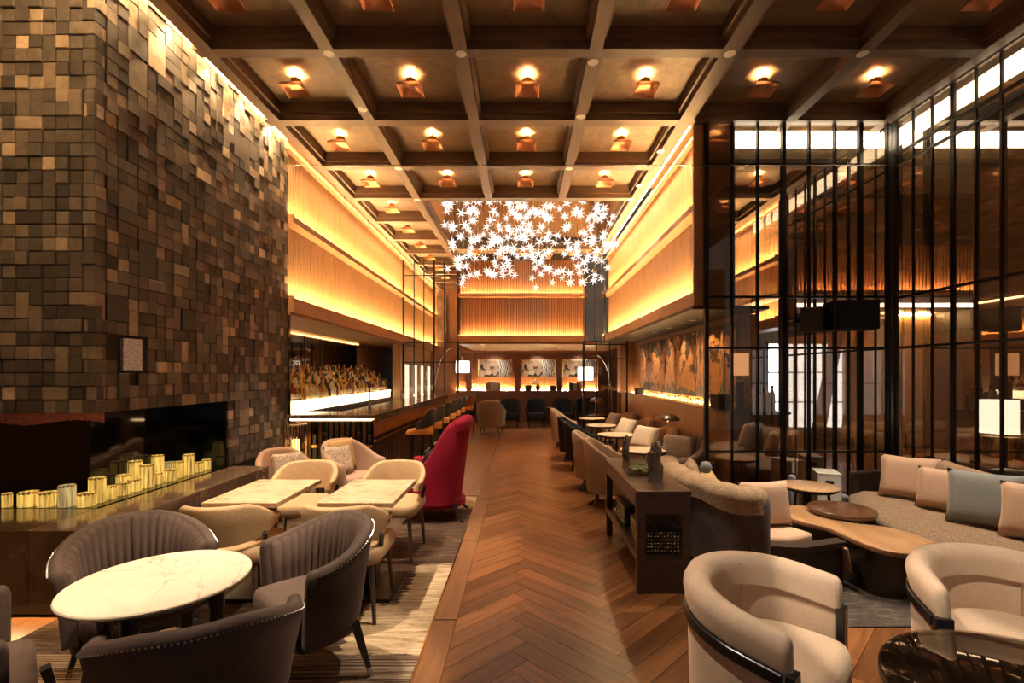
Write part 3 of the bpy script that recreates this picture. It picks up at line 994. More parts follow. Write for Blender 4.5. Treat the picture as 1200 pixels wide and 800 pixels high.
# its tall windows
for a, b_ in ((5.30, 5.86), (5.92, 6.48), (6.54, 6.92)):
    MB().box(a, b_, 10.46, 10.5, 0.45, 2.25).build('window_light', 'daylight', sr)
    MB().box(a, b_, 10.42, 10.46, 0.98, 1.01).box(a, b_, 10.42, 10.46, 1.62, 1.65).box((a + b_) / 2 - 0.012, (a + b_) / 2 + 0.012, 10.42, 10.46, 0.45, 2.25).box(a - 0.03, a, 10.40, 10.46, 0.4, 2.3).build('window_bar', 'black_metal', sr)
# passage end with tall windows and the wood wall of the passage
pe = struct(MB().box(2.98, 4.5, 11.6, 11.7, 0, ZC).build('wall_passage', 'wall_oak'))
led_wall('wall_passage_side', 1, 4.42, 8.35, 11.5)
bs = struct(MB().box(2.42, 2.5, YS + 0.08, 11.5, 2.4, ZC).build('wall_bulkhead_back', 'dark_plaster'))

# ---- bar recess behind the counter
br = struct(MB().box(-4.3, -4.2, YE, 17.0, 0, 2.4).build('wall_bar', 'wall_walnut'))
MB().box(-4.2, -4.185, YE + 0.1, 12.2, 1.55, 2.34).build('mirror', 'dark_mirror', br)
for k in range(9):
    y = YE + 0.2 + k * 0.72
    MB().box(-4.186, -4.175, y, y + 0.02, 1.55, 2.34).build('mirror_joint', 'black_metal', br)
MB().box(-4.15, -4.12, YE + 0.3, 12.2, 2.33, 2.345).build('led_strip', 'led_orange', br)
MB().box(-3.9, -3.0, YE, YE + 0.05, 0, 2.36).build('bar_return', 'black_gloss', br)
# side windows beyond the far left screen
for k in range(4):
    y = 12.75 + k * 1.0
    w_ = MB().box(-3.09, -3.07, y, y + 0.36, 0.9, 1.85).build('curtain_panel', 'curtain_glow', br)
MB().box(-3.3, -3.1, 12.3, 17.0, 0, 2.36).build('lower_wall', 'wall_oak', br)
MB().box(-3.7, -1.95, 16.9, 17.0, 0, 4.7).build('end_wall', 'wall_walnut', br)
MB().box(-2.95, -2.62, 16.7, 16.86, 2.5, 4.3).build('relief_panel', 'marble_brown', br)

# ---- the room behind the camera, with its street windows
bk = struct(MB().box(-6.5, 6.0, -3.2, -3.1, 0, ZC).build('wall_camera_side', 'wall_walnut'))
for k in range(4):
    x = -2.7 + k * 1.75
    MB().box(x, x + 1.35, -3.1, -3.07, 0.4, 2.3).build('street_window', 'daylight_back', bk)
    MB().box(x - 0.04, x + 1.39, -3.07, -3.03, 1.3, 1.34).box(x + 0.65, x + 0.70, -3.07, -3.03, 0.4, 2.3).build('window_bar', 'black_metal', bk)
ls = struct(MB().box(-6.5, -6.4, -3.1, 3.5, 0, ZC).box(-6.5, -4.6, 3.5, 3.6, 0, ZC).build('wall_left_near', 'wall_walnut'))
MB().box(-6.5, -3.1, -3.1, 3.5, ZC, ZC + 0.1).build('ceiling_near_left', 'dark_plaster', ls)
# ------------------------------------------------------------------ FURNITURE: prototypes
def legs4(root, w, d, ztop, mat, r0=0.02, r1=0.011, splay=0.05, tip=None, yc=0.0, square=False):
    for sx in (-1, 1):
        for sy in (-1, 1):
            p0 = (sx * w / 2, yc + sy * d / 2, ztop); p1 = (sx * (w / 2 + splay), yc + sy * (d / 2 + splay), 0.0)
            l = MB().tube(p0, p1, r0, r1, 4 if square else 8, square=square).build('leg', mat, root, smooth=60)
            if tip:
                k = 0.17
                q = tuple(b + (a - b) * k for a, b in zip(p0, p1))
                MB().tube(q, p1, r1 + (r0 - r1) * k + 0.0012, r1 + 0.0012, 4 if square else 8, square=square).build('leg_tip', tip, l)

def barrel_chair(label, loc, rz, group=None):
    """taupe velvet barrel chair, channel-tufted inside, nailhead rim, black legs with steel tips"""
    root = thing('barrel_chair', label, 'chair', loc, rz, group)
    R, La, T = 0.345, 0.10, 0.06
    pth = u_path(R, La, 30, 5)
    zt = lambda t: 0.67 + 0.13 * (1 - sm(0.15, 1.05, abs(t)))
    shell(MB(), pth, T, 0.30, zt, flare=0.07).build('shell', 'taupe_outer', root, smooth=50)
    # channels
    dense = u_path(R, La - 0.02, 132, 14)
    nch = 24
    lin = MB(); rows = []
    for (x, y, nx, ny, t) in dense:
        am = 0.003 + 0.019 * abs(math.sin(PI * (t + 1) / 2 * nch)) ** 0.7
        Z = zt(t)
        row = []
        for k, z in ((0.0, 0.33), (0.5, (0.33 + Z) / 2), (0.9, Z - 0.04), (1.0, Z - 0.014)):
            fl_ = 0.07 * (1 - (z - 0.30) / (Z - 0.30))
            o = -(T + fl_ + am * (1 if k < 1 else 0.2)) + (0.012 if k == 1.0 else 0)
            row.append((x + nx * o, y + ny * o, z))
        o2 = -(T - 0.02)
        row.append((x + nx * (o2), y + ny * o2, Z - 0.03))
        row.append((x + nx * (o2 - 0.05), y + ny * (o2 - 0.05), 0.33))
        rows.append(row)
    lin.loft(rows)
    lin.build('channel_lining', 'taupe_velvet', root, smooth=70)
    st = MB()
    for p in [q for q in u_path(R, La, 64, 12) if abs(q[4]) < 0.97]:
        x, y, nx, ny, t = p
        z = zt(t) - 0.03
        c = (x + nx * 0.002, y + ny * 0.002, z)
        st.obox(c, (0.0065, 0.0065, 0.0065), math.atan2(ny, nx), rx=0.7)
    st.build('nailhead_trim', 'steel', root)
    MB().prism(dshape(R - T - 0.045, La + 0.10, 18), 0.31, 0.455, r=0.04).build('seat_cushion', 'taupe_velvet', root, smooth=60)
    MB().prism(dshape(R - 0.075, La + 0.04, 18), 0.26, 0.302).build('seat_frame', 'ebony', root, smooth=40)
    legs4(root, 0.40, 0.40, 0.30, 'ebony', 0.027, 0.013, 0.065, 'steel', -0.03, square=True)
    return root

def dining_chair(label, loc, rz, group=None):
    root = thing('dining_chair', label, 'chair', loc, rz, group)
    pth = u_path(0.285, 0.10, 26, 4, 1.0)
    shell(MB(), pth, 0.045, lambda t: 0.515 + 0.05 * abs(t) ** 2, lambda t: 0.775 - 0.125 * sm(0.35, 1.0, abs(t)), flare=0.03).build('backrest', 'tan_boucle', root, smooth=60)
    MB().prism(rrect(0.53, 0.50, 0.09, 6, 0, -0.06), 0.375, 0.475, r=0.03).build('seat', 'tan_boucle', root, smooth=60)
    for s in (-1, 1):
        MB().tube((s * 0.235, 0.02, 0.40), (s * 0.262, 0.10, 0.56), 0.018, 0.016, 6).build('back_post', 'ebony', root, smooth=60)
    legs4(root, 0.42, 0.38, 0.38, 'brown_leg', 0.021, 0.012, 0.03, None, -0.05)
    return root

def tub_chair(label, loc, rz, group=None):
    """cream velvet tub chair with a black wooden rail and legs"""
    root = thing('tub_chair', label, 'chair', loc, rz, group)
    R, La = 0.37, 0.13
    pth = u_path(R, La, 30, 5)
    zt = lambda t: 0.735 - 0.055 * abs(t) ** 2
    shell(MB(), pth, lambda t: 0.098 - 0.045 * abs(t) ** 2, 0.20, lambda t: zt(t) - 0.01, flare=0.012).build('shell', 'cream_velvet', root, smooth=60)
    roll = [(x + nx * 0.012, y + ny * 0.012, nx, ny, t) for x, y, nx, ny, t in pth]
    shell(MB(), roll, lambda t: 0.115 - 0.05 * abs(t) ** 2, lambda t: zt(t) - 0.135, zt, flare=lambda t: 0.012, rr=0.045, belly=0.008).build('top_roll', 'cream_velvet', root, smooth=70)
    for tt in (-0.34, 0.34):
        p = min(pth, key=lambda q: abs(q[4] - tt))
        MB().path_tube([(p[0] - p[2] * d, p[1] - p[3] * d, z) for d, z in ((0.112, 0.43), (0.106, 0.56), (0.103, 0.64), (0.096, 0.69))], 0.0018, 5).build('seam', 'seam_brown', root)
    rail = MB()
    shell(rail, pth, 0.03, lambda t: zt(t) - 0.185, lambda t: zt(t) - 0.14, off=0.012, rr=0.005, ends=False)
    rail.build('wood_rail', 'ebony', root, smooth=30)
    low = MB()
    shell(low, pth, 0.05, 0.165, 0.205, off=-0.014, rr=0.005, ends=False)
    low.build('bottom_rail', 'ebony', root, smooth=30)
    for s in (-1, 1):
        x = s * (R - 0.022)
        MB().box(x - 0.034, x + 0.034, -La - 0.045, -La - 0.012, 0.0, 0.545).build('front_leg', 'ebony', root, bevel=0.004)
        MB().tube((s * 0.22, 0.24, 0.19), (s * 0.25, 0.28, 0), 0.024, 0.016, 6).build('rear_leg', 'ebony', root)
    MB().prism(dshape(R - 0.098, La + 0.10, 20, 1.0, 0.10), 0.22, 0.45, r=0.06).build('seat_cushion', 'cream_velvet', root, smooth=60)
    return root
plain('seam_brown', (0.34, 0.22, 0.14), 0.9)

def bucket_chair(label, loc, rz, mat, group=None, name='bucket_chair', back=0.80, arm=0.56, R=0.33, La=0.22, T=0.05, leg='brown_leg', zb=0.17, seat=0.43):
    root = thing(name, label, 'chair', loc, rz, group)
    pth = u_path(R, La, 26, 5)
    shell(MB(), pth, T, zb, lambda t: arm + (back - arm) * (1 - sm(0.18, 1.0, abs(t))), flare=0.05).build('shell', mat, root, smooth=60)
    MB().prism(dshape(R - T - 0.02, La + 0.05, 16), zb + 0.03, seat, r=0.04).build('seat_cushion', mat, root, smooth=60)
    legs4(root, R * 1.15, R * 1.1, zb + 0.02, leg, 0.02, 0.012, 0.04, None, -0.05)
    return root

def wing_chair(label, loc, rz):
    root = thing('wing_chair', label, 'chair', loc, rz)
    pth = u_path(0.36, 0.32, 30, 8)
    def zt(t):
        a = abs(t)
        if a < 0.40: return 1.12 - 0.05 * (a / 0.4) ** 2
        return 1.07 - 0.45 * sm(0.42, 0.86, a)
    shell(MB(), pth, lambda t: 0.085, 0.20, zt, flare=lambda t: 0.10 * (1 - sm(0.15, 0.5, abs(t))) + 0.02).build('shell', 'red_wool', root, smooth=60)
    seg = [(x + nx * 0.02, y + ny * 0.02, nx, ny, t) for x, y, nx, ny, t in pth if abs(t) < 0.36]
    shell(MB(), seg, 0.12, lambda t: zt(t) - 0.10, lambda t: zt(t) + 0.022).build('head_roll', 'red_wool', root, smooth=60)
    MB().prism(dshape(0.235, 0.36, 16), 0.2, 0.50, r=0.05).build('seat_cushion', 'red_wool', root, smooth=60)
    MB().prism(dshape(0.29, 0.30, 16), 0.15, 0.22).build('seat_frame', 'red_wool', root, smooth=40)
    for sx in (-1, 1):
        for sy, y0 in ((-1, -0.24), (1, 0.18)):
            pts = [(sx * 0.24, y0, 0.20), (sx * 0.255, y0 + sy * 0.03, 0.12), (sx * 0.275, y0 + sy * 0.075, 0.04), (sx * 0.29, y0 + sy * 0.115, 0.0)]
            MB().path_tube(pts, [0.03, 0.022, 0.016, 0.013], 8).build('leg', 'ebony', root, smooth=60)
    return root

def bar_stool(label, loc, rz, group=None, back='slate_leather'):
    root = thing('bar_stool', label, 'stool', loc, rz, group)
    mb = MB()
    rings = []
    for y, zt, w in ((-0.22, 0.755, 0.36), (-0.10, 0.785, 0.40), (0.06, 0.81, 0.40), (0.17, 0.84, 0.34)):
        rings.append([(-w / 2, y, 0.715), (-w / 2, y, zt - 0.02), (-w / 2 + 0.03, y, zt), (w / 2 - 0.03, y, zt), (w / 2, y, zt - 0.02), (w / 2, y, 0.715)])
    mb.loft(rings).build('seat', 'orange_leather', root, smooth=60)
    pth = u_path(0.215, 0.07, 18, 3)
    prof = lambda t: 1.075 - 0.19 * sm(0.45, 1.0, abs(t))
    b = MB(); shell(b, pth, 0.025, lambda t: 0.70 + 0.06 * abs(t), prof, flare=0.045); b.build('backrest', back, root, smooth=60)
    e = MB(); shell(e, pth, 0.030, lambda t: prof(t) - 0.012, lambda t: prof(t) + 0.010, off=0.0025, rr=0.004); e.build('edge_trim', 'bronze_metal', root, smooth=40)
    legs4(root, 0.27, 0.27, 0.72, 'ebony', 0.017, 0.011, 0.04, 'brass')
    MB().path_tube([(0.16, 0.16, 0.27), (0.16, -0.16, 0.27), (-0.16, -0.16, 0.27), (-0.16, 0.16, 0.27), (0.16, 0.16, 0.27)], 0.008, 6).build('foot_ring', 'brass', root)
    return root

def pillow(label, loc, w, h, t, mat, rz=0.0, tilt=0.25, group=None, roll=0.0):
    """square scatter cushion standing on its lower edge; rz turns, tilt leans it back"""
    n = 12
    mb = MB()
    for side in (-1, 1):
        vs = []
        for i in range(n + 1):
            for j in range(n + 1):
                u = 2 * i / n - 1; v = 2 * j / n - 1
                pin = 1 - 0.07 * (1 - u * u) * abs(v) ** 3; pin2 = 1 - 0.07 * (1 - v * v) * abs(u) ** 3
                th = t / 2 * math.sqrt(max(0, (1 - u ** 4) * (1 - v ** 4))) ** 0.8
                vs.append((u * w / 2 * pin2, side * th, h / 2 + v * h / 2 * pin))
        fs = []
        for i in range(n):
            for j in range(n):
                a = i * (n + 1) + j
                fs.append((a, a + 1, a + n + 2, a + n + 1))
        mb.add(vs, fs)
    o = mb.build('scatter_cushion', mat, smooth=80)
    bm = bmesh.new(); bm.from_mesh(o.data); bmesh.ops.remove_doubles(bm, verts=bm.verts, dist=0.0008); bmesh.ops.recalc_face_normals(bm, faces=bm.faces); bm.to_mesh(o.data); bm.free()
    o.location = loc
    o.rotation_euler = (Matrix.Rotation(rz, 3, 'Z') @ Matrix.Rotation(-tilt, 3, 'X') @ Matrix.Rotation(roll, 3, 'Y')).to_euler()
    return tag(o, label, 'cushion', group)

def round_table(label, loc, r, h, top_mat, group=None, edge='ebony', name='side_table', legs=3, rz=0.0, th=0.025):
    root = thing(name, label, 'table', loc, rz, group)
    MB().lathe([(0.001, h - th * 0.5), (r * 0.985, h - th * 0.5), (r, h - th * 0.3), (r, h - 0.004), (r - 0.006, h), (0.001, h)], 40).build('table_top', top_mat, root, smooth=40)
    MB().lathe([(0.001, h - th - 0.012), (r - 0.03, h - th - 0.012), (r - 0.004, h - th * 0.6), (r - 0.004, h - th * 0.5), (0.001, h - th * 0.5)], 40).build('top_rim', edge, root, smooth=40)
    for k in range(legs):
        a = 2 * PI * k / legs + 0.4
        MB().tube((math.cos(a) * r * 0.62, math.sin(a) * r * 0.62, h - th - 0.01), (math.cos(a) * r * 0.8, math.sin(a) * r * 0.8, 0), 0.014, 0.009, 8).build('leg', edge, root, smooth=60)
    return root

# ------------------------------------------------------------------ LEFT FOREGROUND GROUP
TX, TY = -1.53, 2.05
tb = thing('cafe_table', 'round cream marble cafe table with black legs among taupe barrel chairs', 'table', (TX, TY, 0), -0.61)
MB().lathe([(0.001, 0.716), (0.325, 0.716), (0.335, 0.722), (0.336, 0.730), (0.332, 0.735), (0.001, 0.735)], 64).build('table_top', 'marble_cream', tb, smooth=40)
MB().lathe([(0.001, 0.700), (0.30, 0.700), (0.33, 0.716), (0.001, 0.716)], 64).build('top_rim', 'ebony', tb, smooth=40)
ap = MB(); ap.lathe([(0.19, 0.63), (0.22, 0.66), (0.25, 0.70), (0.001, 0.70), (0.001, 0.63)], 40); ap.build('apron', 'taupe_outer', tb, smooth=40)
for k in range(4):
    a = PI / 4 + k * PI / 2
    c, s = math.cos(a), math.sin(a)
    MB().path_tube([(c * 0.20, s * 0.20, 0.70), (c * 0.215, s * 0.215, 0.60), (c * 0.20, s * 0.20, 0.3), (c * 0.19, s * 0.19, 0.0)], [0.045, 0.030, 0.024, 0.015], 8).build('leg', 'ebony', tb, smooth=60)
GB = 'taupe barrel chairs round the cream table'
barrel_chair('taupe channel-tufted barrel chair backing onto the marble hearth bench', (-2.04, 2.57, 0), face(0.71, -0.70), GB)
barrel_chair('taupe channel-tufted barrel chair between the cream table and the wood aisle', (-1.15, 2.57, 0), face(-0.70, -0.72), GB)
barrel_chair('taupe barrel chair across the cream table from the one backing onto the hearth', (-1.195, 1.81, 0), face(-0.48, 0.88), GB)
barrel_chair('taupe barrel chair facing the barrel chair on the aisle side across the cream table', (-2.13, 1.84, 0), face(0.69, 0.72), GB)

def square_table(label, x0, x1, y0, y1, h=0.735):
    root = thing('dining_table', label, 'table', ((x0 + x1) / 2, (y0 + y1) / 2, 0), 0, 'travertine tables')
    w, d = x1 - x0, y1 - y0
    MB().box(-w / 2, w / 2, -d / 2, d / 2, h - 0.035, h).build('table_top', 'marble_travertine', root, bevel=0.004)
    MB().box(-0.05, 0.05, -0.05, 0.05, 0.03, h - 0.035).build('pedestal', 'ebony', root)
    MB().box(-0.2, 0.2, -0.24, 0.24, 0.0, 0.03).build('base_plate', 'ebony', root, bevel=0.004)
    return root
square_table('rectangular travertine table next to the marble hearth bench', -2.16, -1.65, 3.25, 3.97)
square_table('rectangular travertine table next to the red wing chair', -1.38, -0.87, 3.25, 3.97)
GD = 'tan dining chairs at the travertine tables'
dining_chair('tan chair with its curved back to the cream table, at the hearth-side travertine table', (-1.96, 3.25, 0), PI + 0.10, GD)
dining_chair('tan chair half hidden behind a taupe barrel chair, at the aisle-side travertine table', (-1.18, 3.25, 0), PI, GD)
dining_chair('tan chair behind the hearth-side travertine table, facing its top', (-1.98, 4.40, 0), 0.12, GD)
dining_chair('tan chair behind the aisle-side travertine table, next to the red wing chair', (-1.17, 4.40, 0), -0.05, GD)

GL = 'rose tan armchairs by the bar'
bucket_chair('rose tan armchair with one speckled cushion at the end of the hearth', (-2.62, 5.36, 0), face(0.75, -0.65), 'rose_tan', None, 'armchair', 0.76, 0.58, 0.30, 0.12, 0.07)
bucket_chair('rose tan armchair with two cushions in front of the bar end', (-2.01, 5.70, 0), face(0.85, -0.5), 'rose_tan', None, 'armchair', 0.82, 0.60, 0.34, 0.20, 0.08)
pillow('speckled cushion in the rose tan armchair at the hearth end', (-2.56, 5.32, 0.44), 0.34, 0.30, 0.12, 'speckle_pillow', 0.75, 0.35)
pillow('speckled cushion in front of a mustard one on the rose tan armchair', (-2.08, 5.58, 0.44), 0.34, 0.34, 0.12, 'speckle_pillow', 0.95, 0.35)
pillow('mustard cushion behind a speckled one on the rose tan armchair', (-2.14, 5.78, 0.45), 0.38, 0.38, 0.12, 'mustard_pillow', 0.95, 0.25)

wing_chair('tall crimson wool wing chair beside the wood aisle', (-0.93, 5.45, 0), face(-1.0, -0.04))
pillow('black cushion lying in the crimson wing chair', (-1.06, 5.36, 0.50), 0.42, 0.26, 0.14, 'black_fabric', face(-1.0, 0.0), 0.3)

# candles (lit onyx cylinders) standing in the firebox
cand = [(0, 11, 547, 617, 0), (12.5, 34.5, 548, 620, 0), (38, 59, 547, 618, 0), (65.5, 84, 510, 615, 1), (87, 107, 548, 615, 0), (104.5, 123, 470, 592, 0), (124, 136, 510, 577, 0), (137, 152, 495, 557, 0), (150, 165, 480, 540, 0), (164, 180, 412, 523, 0), (180.5, 190, 450, 507, 0), (192, 207.5, 433, 490, 0), (204.5, 215.5, 397, 475, 0), (214, 228, 364, 462, 0), (228, 238, 400, 450, 0), (236, 247, 388, 437, 0),
        (0, 4, 500, 540, 0), (6, 26, 427, 540, 0), (34, 51, 459, 515, 0), (53, 69, 394, 500, 0), (72, 85, 428, 483, 1), (87, 101, 368, 470, 0), (105, 120, 400, 455, 1)]
CANDLE_XY = []
for ci_, (xa, xb, ya, yb, pale) in enumerate(cand):
    y_b = 440 + yb / 4.0; y_t = 440 + ya / 4.0
    Y = 0.948 * 567 / (y_b - 438)
    xc = (xa + xb) / 2
    X = (xc - 612) * Y / 567
    r = max(0.026, (xb - xa) / 2 * Y / 567 * 0.86)
    # keep every candle standing on the firebox floor, clear of the lining
    if X > -3.005 - r: X = -3.01 - r
    Y = max(Y, YC + 0.025 + r)
    if Y > 3.85 - r and X < -3.44 + r: X = -3.44 + r
    for k in range(20):
        clash = [q for q in CANDLE_XY if math.hypot(q[0] - X, q[1] - Y) < q[2] + r + 0.004]
        if not clash: break
        q = clash[0]
        if X > -3.2 and Y > 3.6: Y += 0.012
        else: X -= 0.012
    CANDLE_XY.append((X, Y, r))
    hgt = max(0.05, (y_b - y_t) * Y / 567 - 0.01)
    tall = hgt > 0.14
    where = 'in the front row before the hearth corner' if ci_ < 6 else ('in the front row along the hearth' if ci_ < 16 else 'in the back row of the firebox')
    root = thing('candle_lamp', ('tall ' if tall else 'low ') + ('pale' if pale else 'glowing') + ' ribbed onyx candle lamp ' + where, 'candle lamp', (X, Y, 0.6525), RD.uniform(0, 3), ('tall ' if tall else 'low ') + ('pale ' if pale else '') + 'onyx candles ' + where)
    MB().lathe([(r * 0.97, 0.0), (r, 0.006), (r, hgt - 0.006), (r * 0.96, hgt), (r * 0.85, hgt), (r * 0.85, hgt - 0.02), (0.001, hgt - 0.02)], 28, rib=0.04, nrib=1).build('body', 'onyx_pale' if pale else 'onyx_bright', root)
    MB().lathe([(r * 1.02, hgt - 0.012), (r * 1.03, hgt - 0.006), (r * 1.02, hgt), (r * 0.9, hgt), (r * 0.9, hgt - 0.012)], 24).build('rim', 'brass', root)

# glass rod lamp where the hearth ends
def rod_lamp(label, loc, r, h, shade, nr=26):
    root = thing('crystal_lamp', label, 'lamp', loc)
    MB().lathe([(0.001, 0), (r * 0.95, 0), (r * 0.95, 0.03), (0.001, 0.03)], 28).build('base', 'brass', root)
    rods = MB()
    for k in range(nr):
        a = 2 * PI * k / nr
        rods.tube((math.cos(a) * r, math.sin(a) * r, 0.0), (math.cos(a) * r, math.sin(a) * r, h), r * 0.09, n=6)
    tag(rods.build('glass_rods', 'glass_rod', root), kind='stuff')
    MB().lathe([(r * 1.04, h - 0.02), (r * 1.06, h - 0.012), (r * 1.06, h), (r * 0.9, h), (r * 0.9, h - 0.02)], 28).build('ring', 'brass', root)
    if shade:
        MB().lathe([(r * 0.70, h * 0.9), (r * 0.72, h * 0.9), (r * 0.72, h + 0.34), (r * 0.70, h + 0.34), (0.001, h + 0.34), (0.001, h * 0.9)], 28).build('shade', 'shade_white', root, smooth=40)
    else:
        MB().lathe([(0.001, 0.03), (r * 0.35, 0.03), (r * 0.35, h * 0.8), (0.001, h * 0.8)], 16).build('glow_core', 'bulb_soft', root, smooth=40)
    return root
emit('bulb_soft', (1.0, 0.66, 0.3), 3.0)
rod_lamp('tall lamp of upright glass rods standing between stone wall and bar', (-2.80, 5.98, 0.0065), 0.13, 0.98, False)
# ------------------------------------------------------------------ BAR
XB = -1.90
bar = thing('bar_counter', 'long dark stone topped bar counter with fluted bronze front', 'bar counter', (-2.2, 6.2, 0))
def addp(o, root=bar):
    o.location = (-root.location.x, -root.location.y, -root.location.z)
    return o
addp(MB().box(-2.50, XB + 0.03, 6.13, 12.2, 1.03, 1.08).box(-2.99, -2.50, 6.13, 6.72, 1.03, 1.08).build('counter_top', 'bar_stone', bar, bevel=0.006))
addp(MB().box(-2.47, XB - 0.06, 6.24, 12.2, 0.0, 1.03).box(-2.99, -2.47, 6.24, 6.66, 0.0, 1.03).build('carcass', 'dark_wood', bar))
addp(MB().box(-2.96, XB - 0.02, 6.165, 6.18, 1.005, 1.028).build('light_strip', 'led_line', bar))
addp(MB().box(XB - 0.03, XB - 0.018, 6.25, 12.1, 1.012, 1.026).build('light_strip', 'led_line', bar))
addp(MB().box(XB + 0.016, XB + 0.029, 6.14, 12.2, 0.985, 1.03).build('counter_lip', 'bar_stone', bar))
for k in range(15):
    x = -2.98 + k * 0.071
    z0 = 0.06
    o = MB().loft([[(x, 6.24, z), (x + 0.012, 6.205, z), (x + 0.052, 6.205, z), (x + 0.064, 6.24, z)] for z in (0.70, 0.985)]).build('end_flute', 'bronze_metal' if k % 2 else 'black_gloss', bar); addp(o)
    o = MB().box(x, x + 0.060, 6.20, 6.24, 0.655, 0.69).build('band_stud', 'brass' if k % 2 == 0 else 'bronze_metal', bar); addp(o)
    o = MB().loft([[(x, 6.24, z), (x + 0.012, 6.212, z), (x + 0.052, 6.212, z), (x + 0.064, 6.24, z)] for z in (0.03, 0.645)]).build('end_flute', 'dark_wood', bar); addp(o)
plain('bronze_glass', (0.30, 0.11, 0.035), 0.22, 0.6, 0.5, 14, 0.6, 0.5)
fm = MB().loft([[(-0.05, 0, z), (0.0, 0.02, z), (0.0, 0.125, z), (-0.05, 0.145, z)] for z in (0.78, 1.01)]).mesh('front_flute', 'bronze_glass')
fm2 = MB().loft([[(-0.05, 0, z), (-0.02, 0.02, z), (-0.02, 0.125, z), (-0.05, 0.145, z)] for z in (0.03, 0.70)]).mesh('front_panel', 'dark_wood')
for k in range(40):
    addp(place(fm, 'front_flute', bar))
for i, o in enumerate([x for x in COL.objects if x.parent == bar and x.name.startswith('front_flute')]):
    o.location = (XB - 0.012 + 2.2, 6.25 + i * 0.148 - 6.2, 0)
    place(fm2, 'front_panel', bar, o.location)
bead = MB()
for k in range(150):
    y = 6.26 + k * 0.0395
    bead.obox((XB - 0.005, y, 0.735), (0.03, 0.022, 0.03))
o = tag(bead.build('bead_row', 'brass', bar), kind='stuff'); addp(o)
o = MB().path_tube([(XB + 0.13, 6.3, 0.18), (XB + 0.13, 12.1, 0.18)], 0.02, 10).build('foot_rail', 'brass', bar, smooth=60); addp(o)
for k in range(7):
    y = 6.5 + k * 0.9
    addp(MB().tube((XB + 0.13, y, 0.18), (XB - 0.06, y, 0.18), 0.012, n=6).build('rail_bracket', 'brass', bar))
# low work station behind the counter
GS = 'bar stools along the bar'
for k, y in enumerate((7.25, 8.05, 8.85, 9.65, 10.45, 11.25)):
    bar_stool('bar stool with slate back and orange seat, ' + ('at the fireplace end of the row' if k == 0 else 'within the row along the bar'), (-1.50, y, 0), face(-1, -0.12), GS)
bar_stool('bar stool with a brown leather back at the lounge end of the bar', (-1.38, 12.05, 0), face(-1, -0.1), None, 'brown_leather') if fabric('brown_leather', (0.22, 0.085, 0.03), 0.45, 60, 0.1, 0.05, 0.08, 0.1) else None

bbr = thing('back_bar', 'glowing stepped back bar shelf that carries the bottles', 'bar shelf', (-3.6, 9.5, 0))
def addb(o):
    o.location = (3.6, -9.5, 0); return o
addb(MB().box(-3.98, -3.30, 6.4, 12.15, 0.0, 1.03).build('cabinet', 'dark_wood', bbr))
addb(MB().box(-3.96, -3.32, 6.4, 12.15, 1.03, 1.18).build('glow_front', 'bar_glow', bbr))
for k in range(4):
    addb(MB().box(-4.02, -3.30 - 0.16 * k, 6.4, 12.15, 1.18 + 0.10 * k, 1.20 + 0.10 * k).build('step_shelf', 'bar_glow' if k % 2 == 0 else 'shelf_gold', bbr)) if 'shelf_gold' in M or emit('shelf_gold', (1.0, 0.62, 0.22), 1.6) else None
    if k: addb(MB().box(-3.99, -3.315 - 0.16 * k, 6.4, 12.15, 1.10 + 0.10 * k, 1.18 + 0.10 * k).build('step_riser', 'bar_glow' if k == 0 else 'shelf_gold', bbr))
shapes = [
    [(0.036, 0), (0.038, 0.006), (0.038, 0.17), (0.030, 0.195), (0.014, 0.22), (0.013, 0.275)],
    [(0.042, 0), (0.044, 0.006), (0.044, 0.13), (0.036, 0.155), (0.013, 0.185), (0.012, 0.235)],
    [(0.030, 0), (0.032, 0.006), (0.034, 0.20), (0.020, 0.235), (0.012, 0.26), (0.012, 0.30)],
    [(0.045, 0), (0.047, 0.01), (0.040, 0.08), (0.030, 0.14), (0.012, 0.17), (0.013, 0.22)],
]
kinds = [('bottle_amber', 'amber'), ('bottle_gold', 'golden'), ('bottle_green', 'dark green'), ('bottle_red', 'deep red'), ('bottle_clear', 'clear'), ('bottle_dark', 'nearly black')]
shape_names = ['tall shouldered', 'stout round', 'slim tall', 'flared']
bcache = {}
for k in range(4):
    y = 6.75 + 0.02 * k
    while y < 12.05:
        si = RD.randrange(4); mi_ = RD.choices(range(6), [5, 5, 2, 3, 4, 2])[0]
        key = (si, mi_)
        if key not in bcache:
            pr = shapes[si]; H_ = pr[-1][1]
            me_b = MB().lathe(pr, 10).mesh('bottle_body', kinds[mi_][0], 60)
            me_c = MB().lathe([(0.0145, H_ - 0.03), (0.0155, H_ - 0.028), (0.0155, H_ + 0.012), (0.001, H_ + 0.012)], 8).mesh('cap', 'cap_gold' if (si + mi_) % 2 else 'cap_black', 40)
            me_l = MB().lathe([(pr[1][0] + 0.0008, 0.035), (pr[1][0] + 0.001, 0.036), (pr[1][0] + 0.001 - (0.006 if si == 3 else 0), 0.10), (pr[1][0] - (0.006 if si == 3 else 0), 0.101)], 10).mesh('paper_label', 'paper_label', 60)
            bcache[key] = (me_b, me_c, me_l)
        me_b, me_c, me_l = bcache[key]
        root = place(me_b, 'bottle', None, (-3.38 - 0.16 * k + RD.uniform(-0.02, 0.02), y, 1.2005 + 0.10 * k), (0, 0, RD.uniform(0, 6)))
        tag(root, '%s %s liquor bottle on the glowing back bar' % (shape_names[si], kinds[mi_][1]), 'bottle', '%s %s bottles on the back bar' % (shape_names[si], kinds[mi_][1]))
        place(me_c, 'cap', root)
        if (si + mi_) % 3: place(me_l, 'bottle_label', root)
        y += RD.uniform(0.084, 0.10)
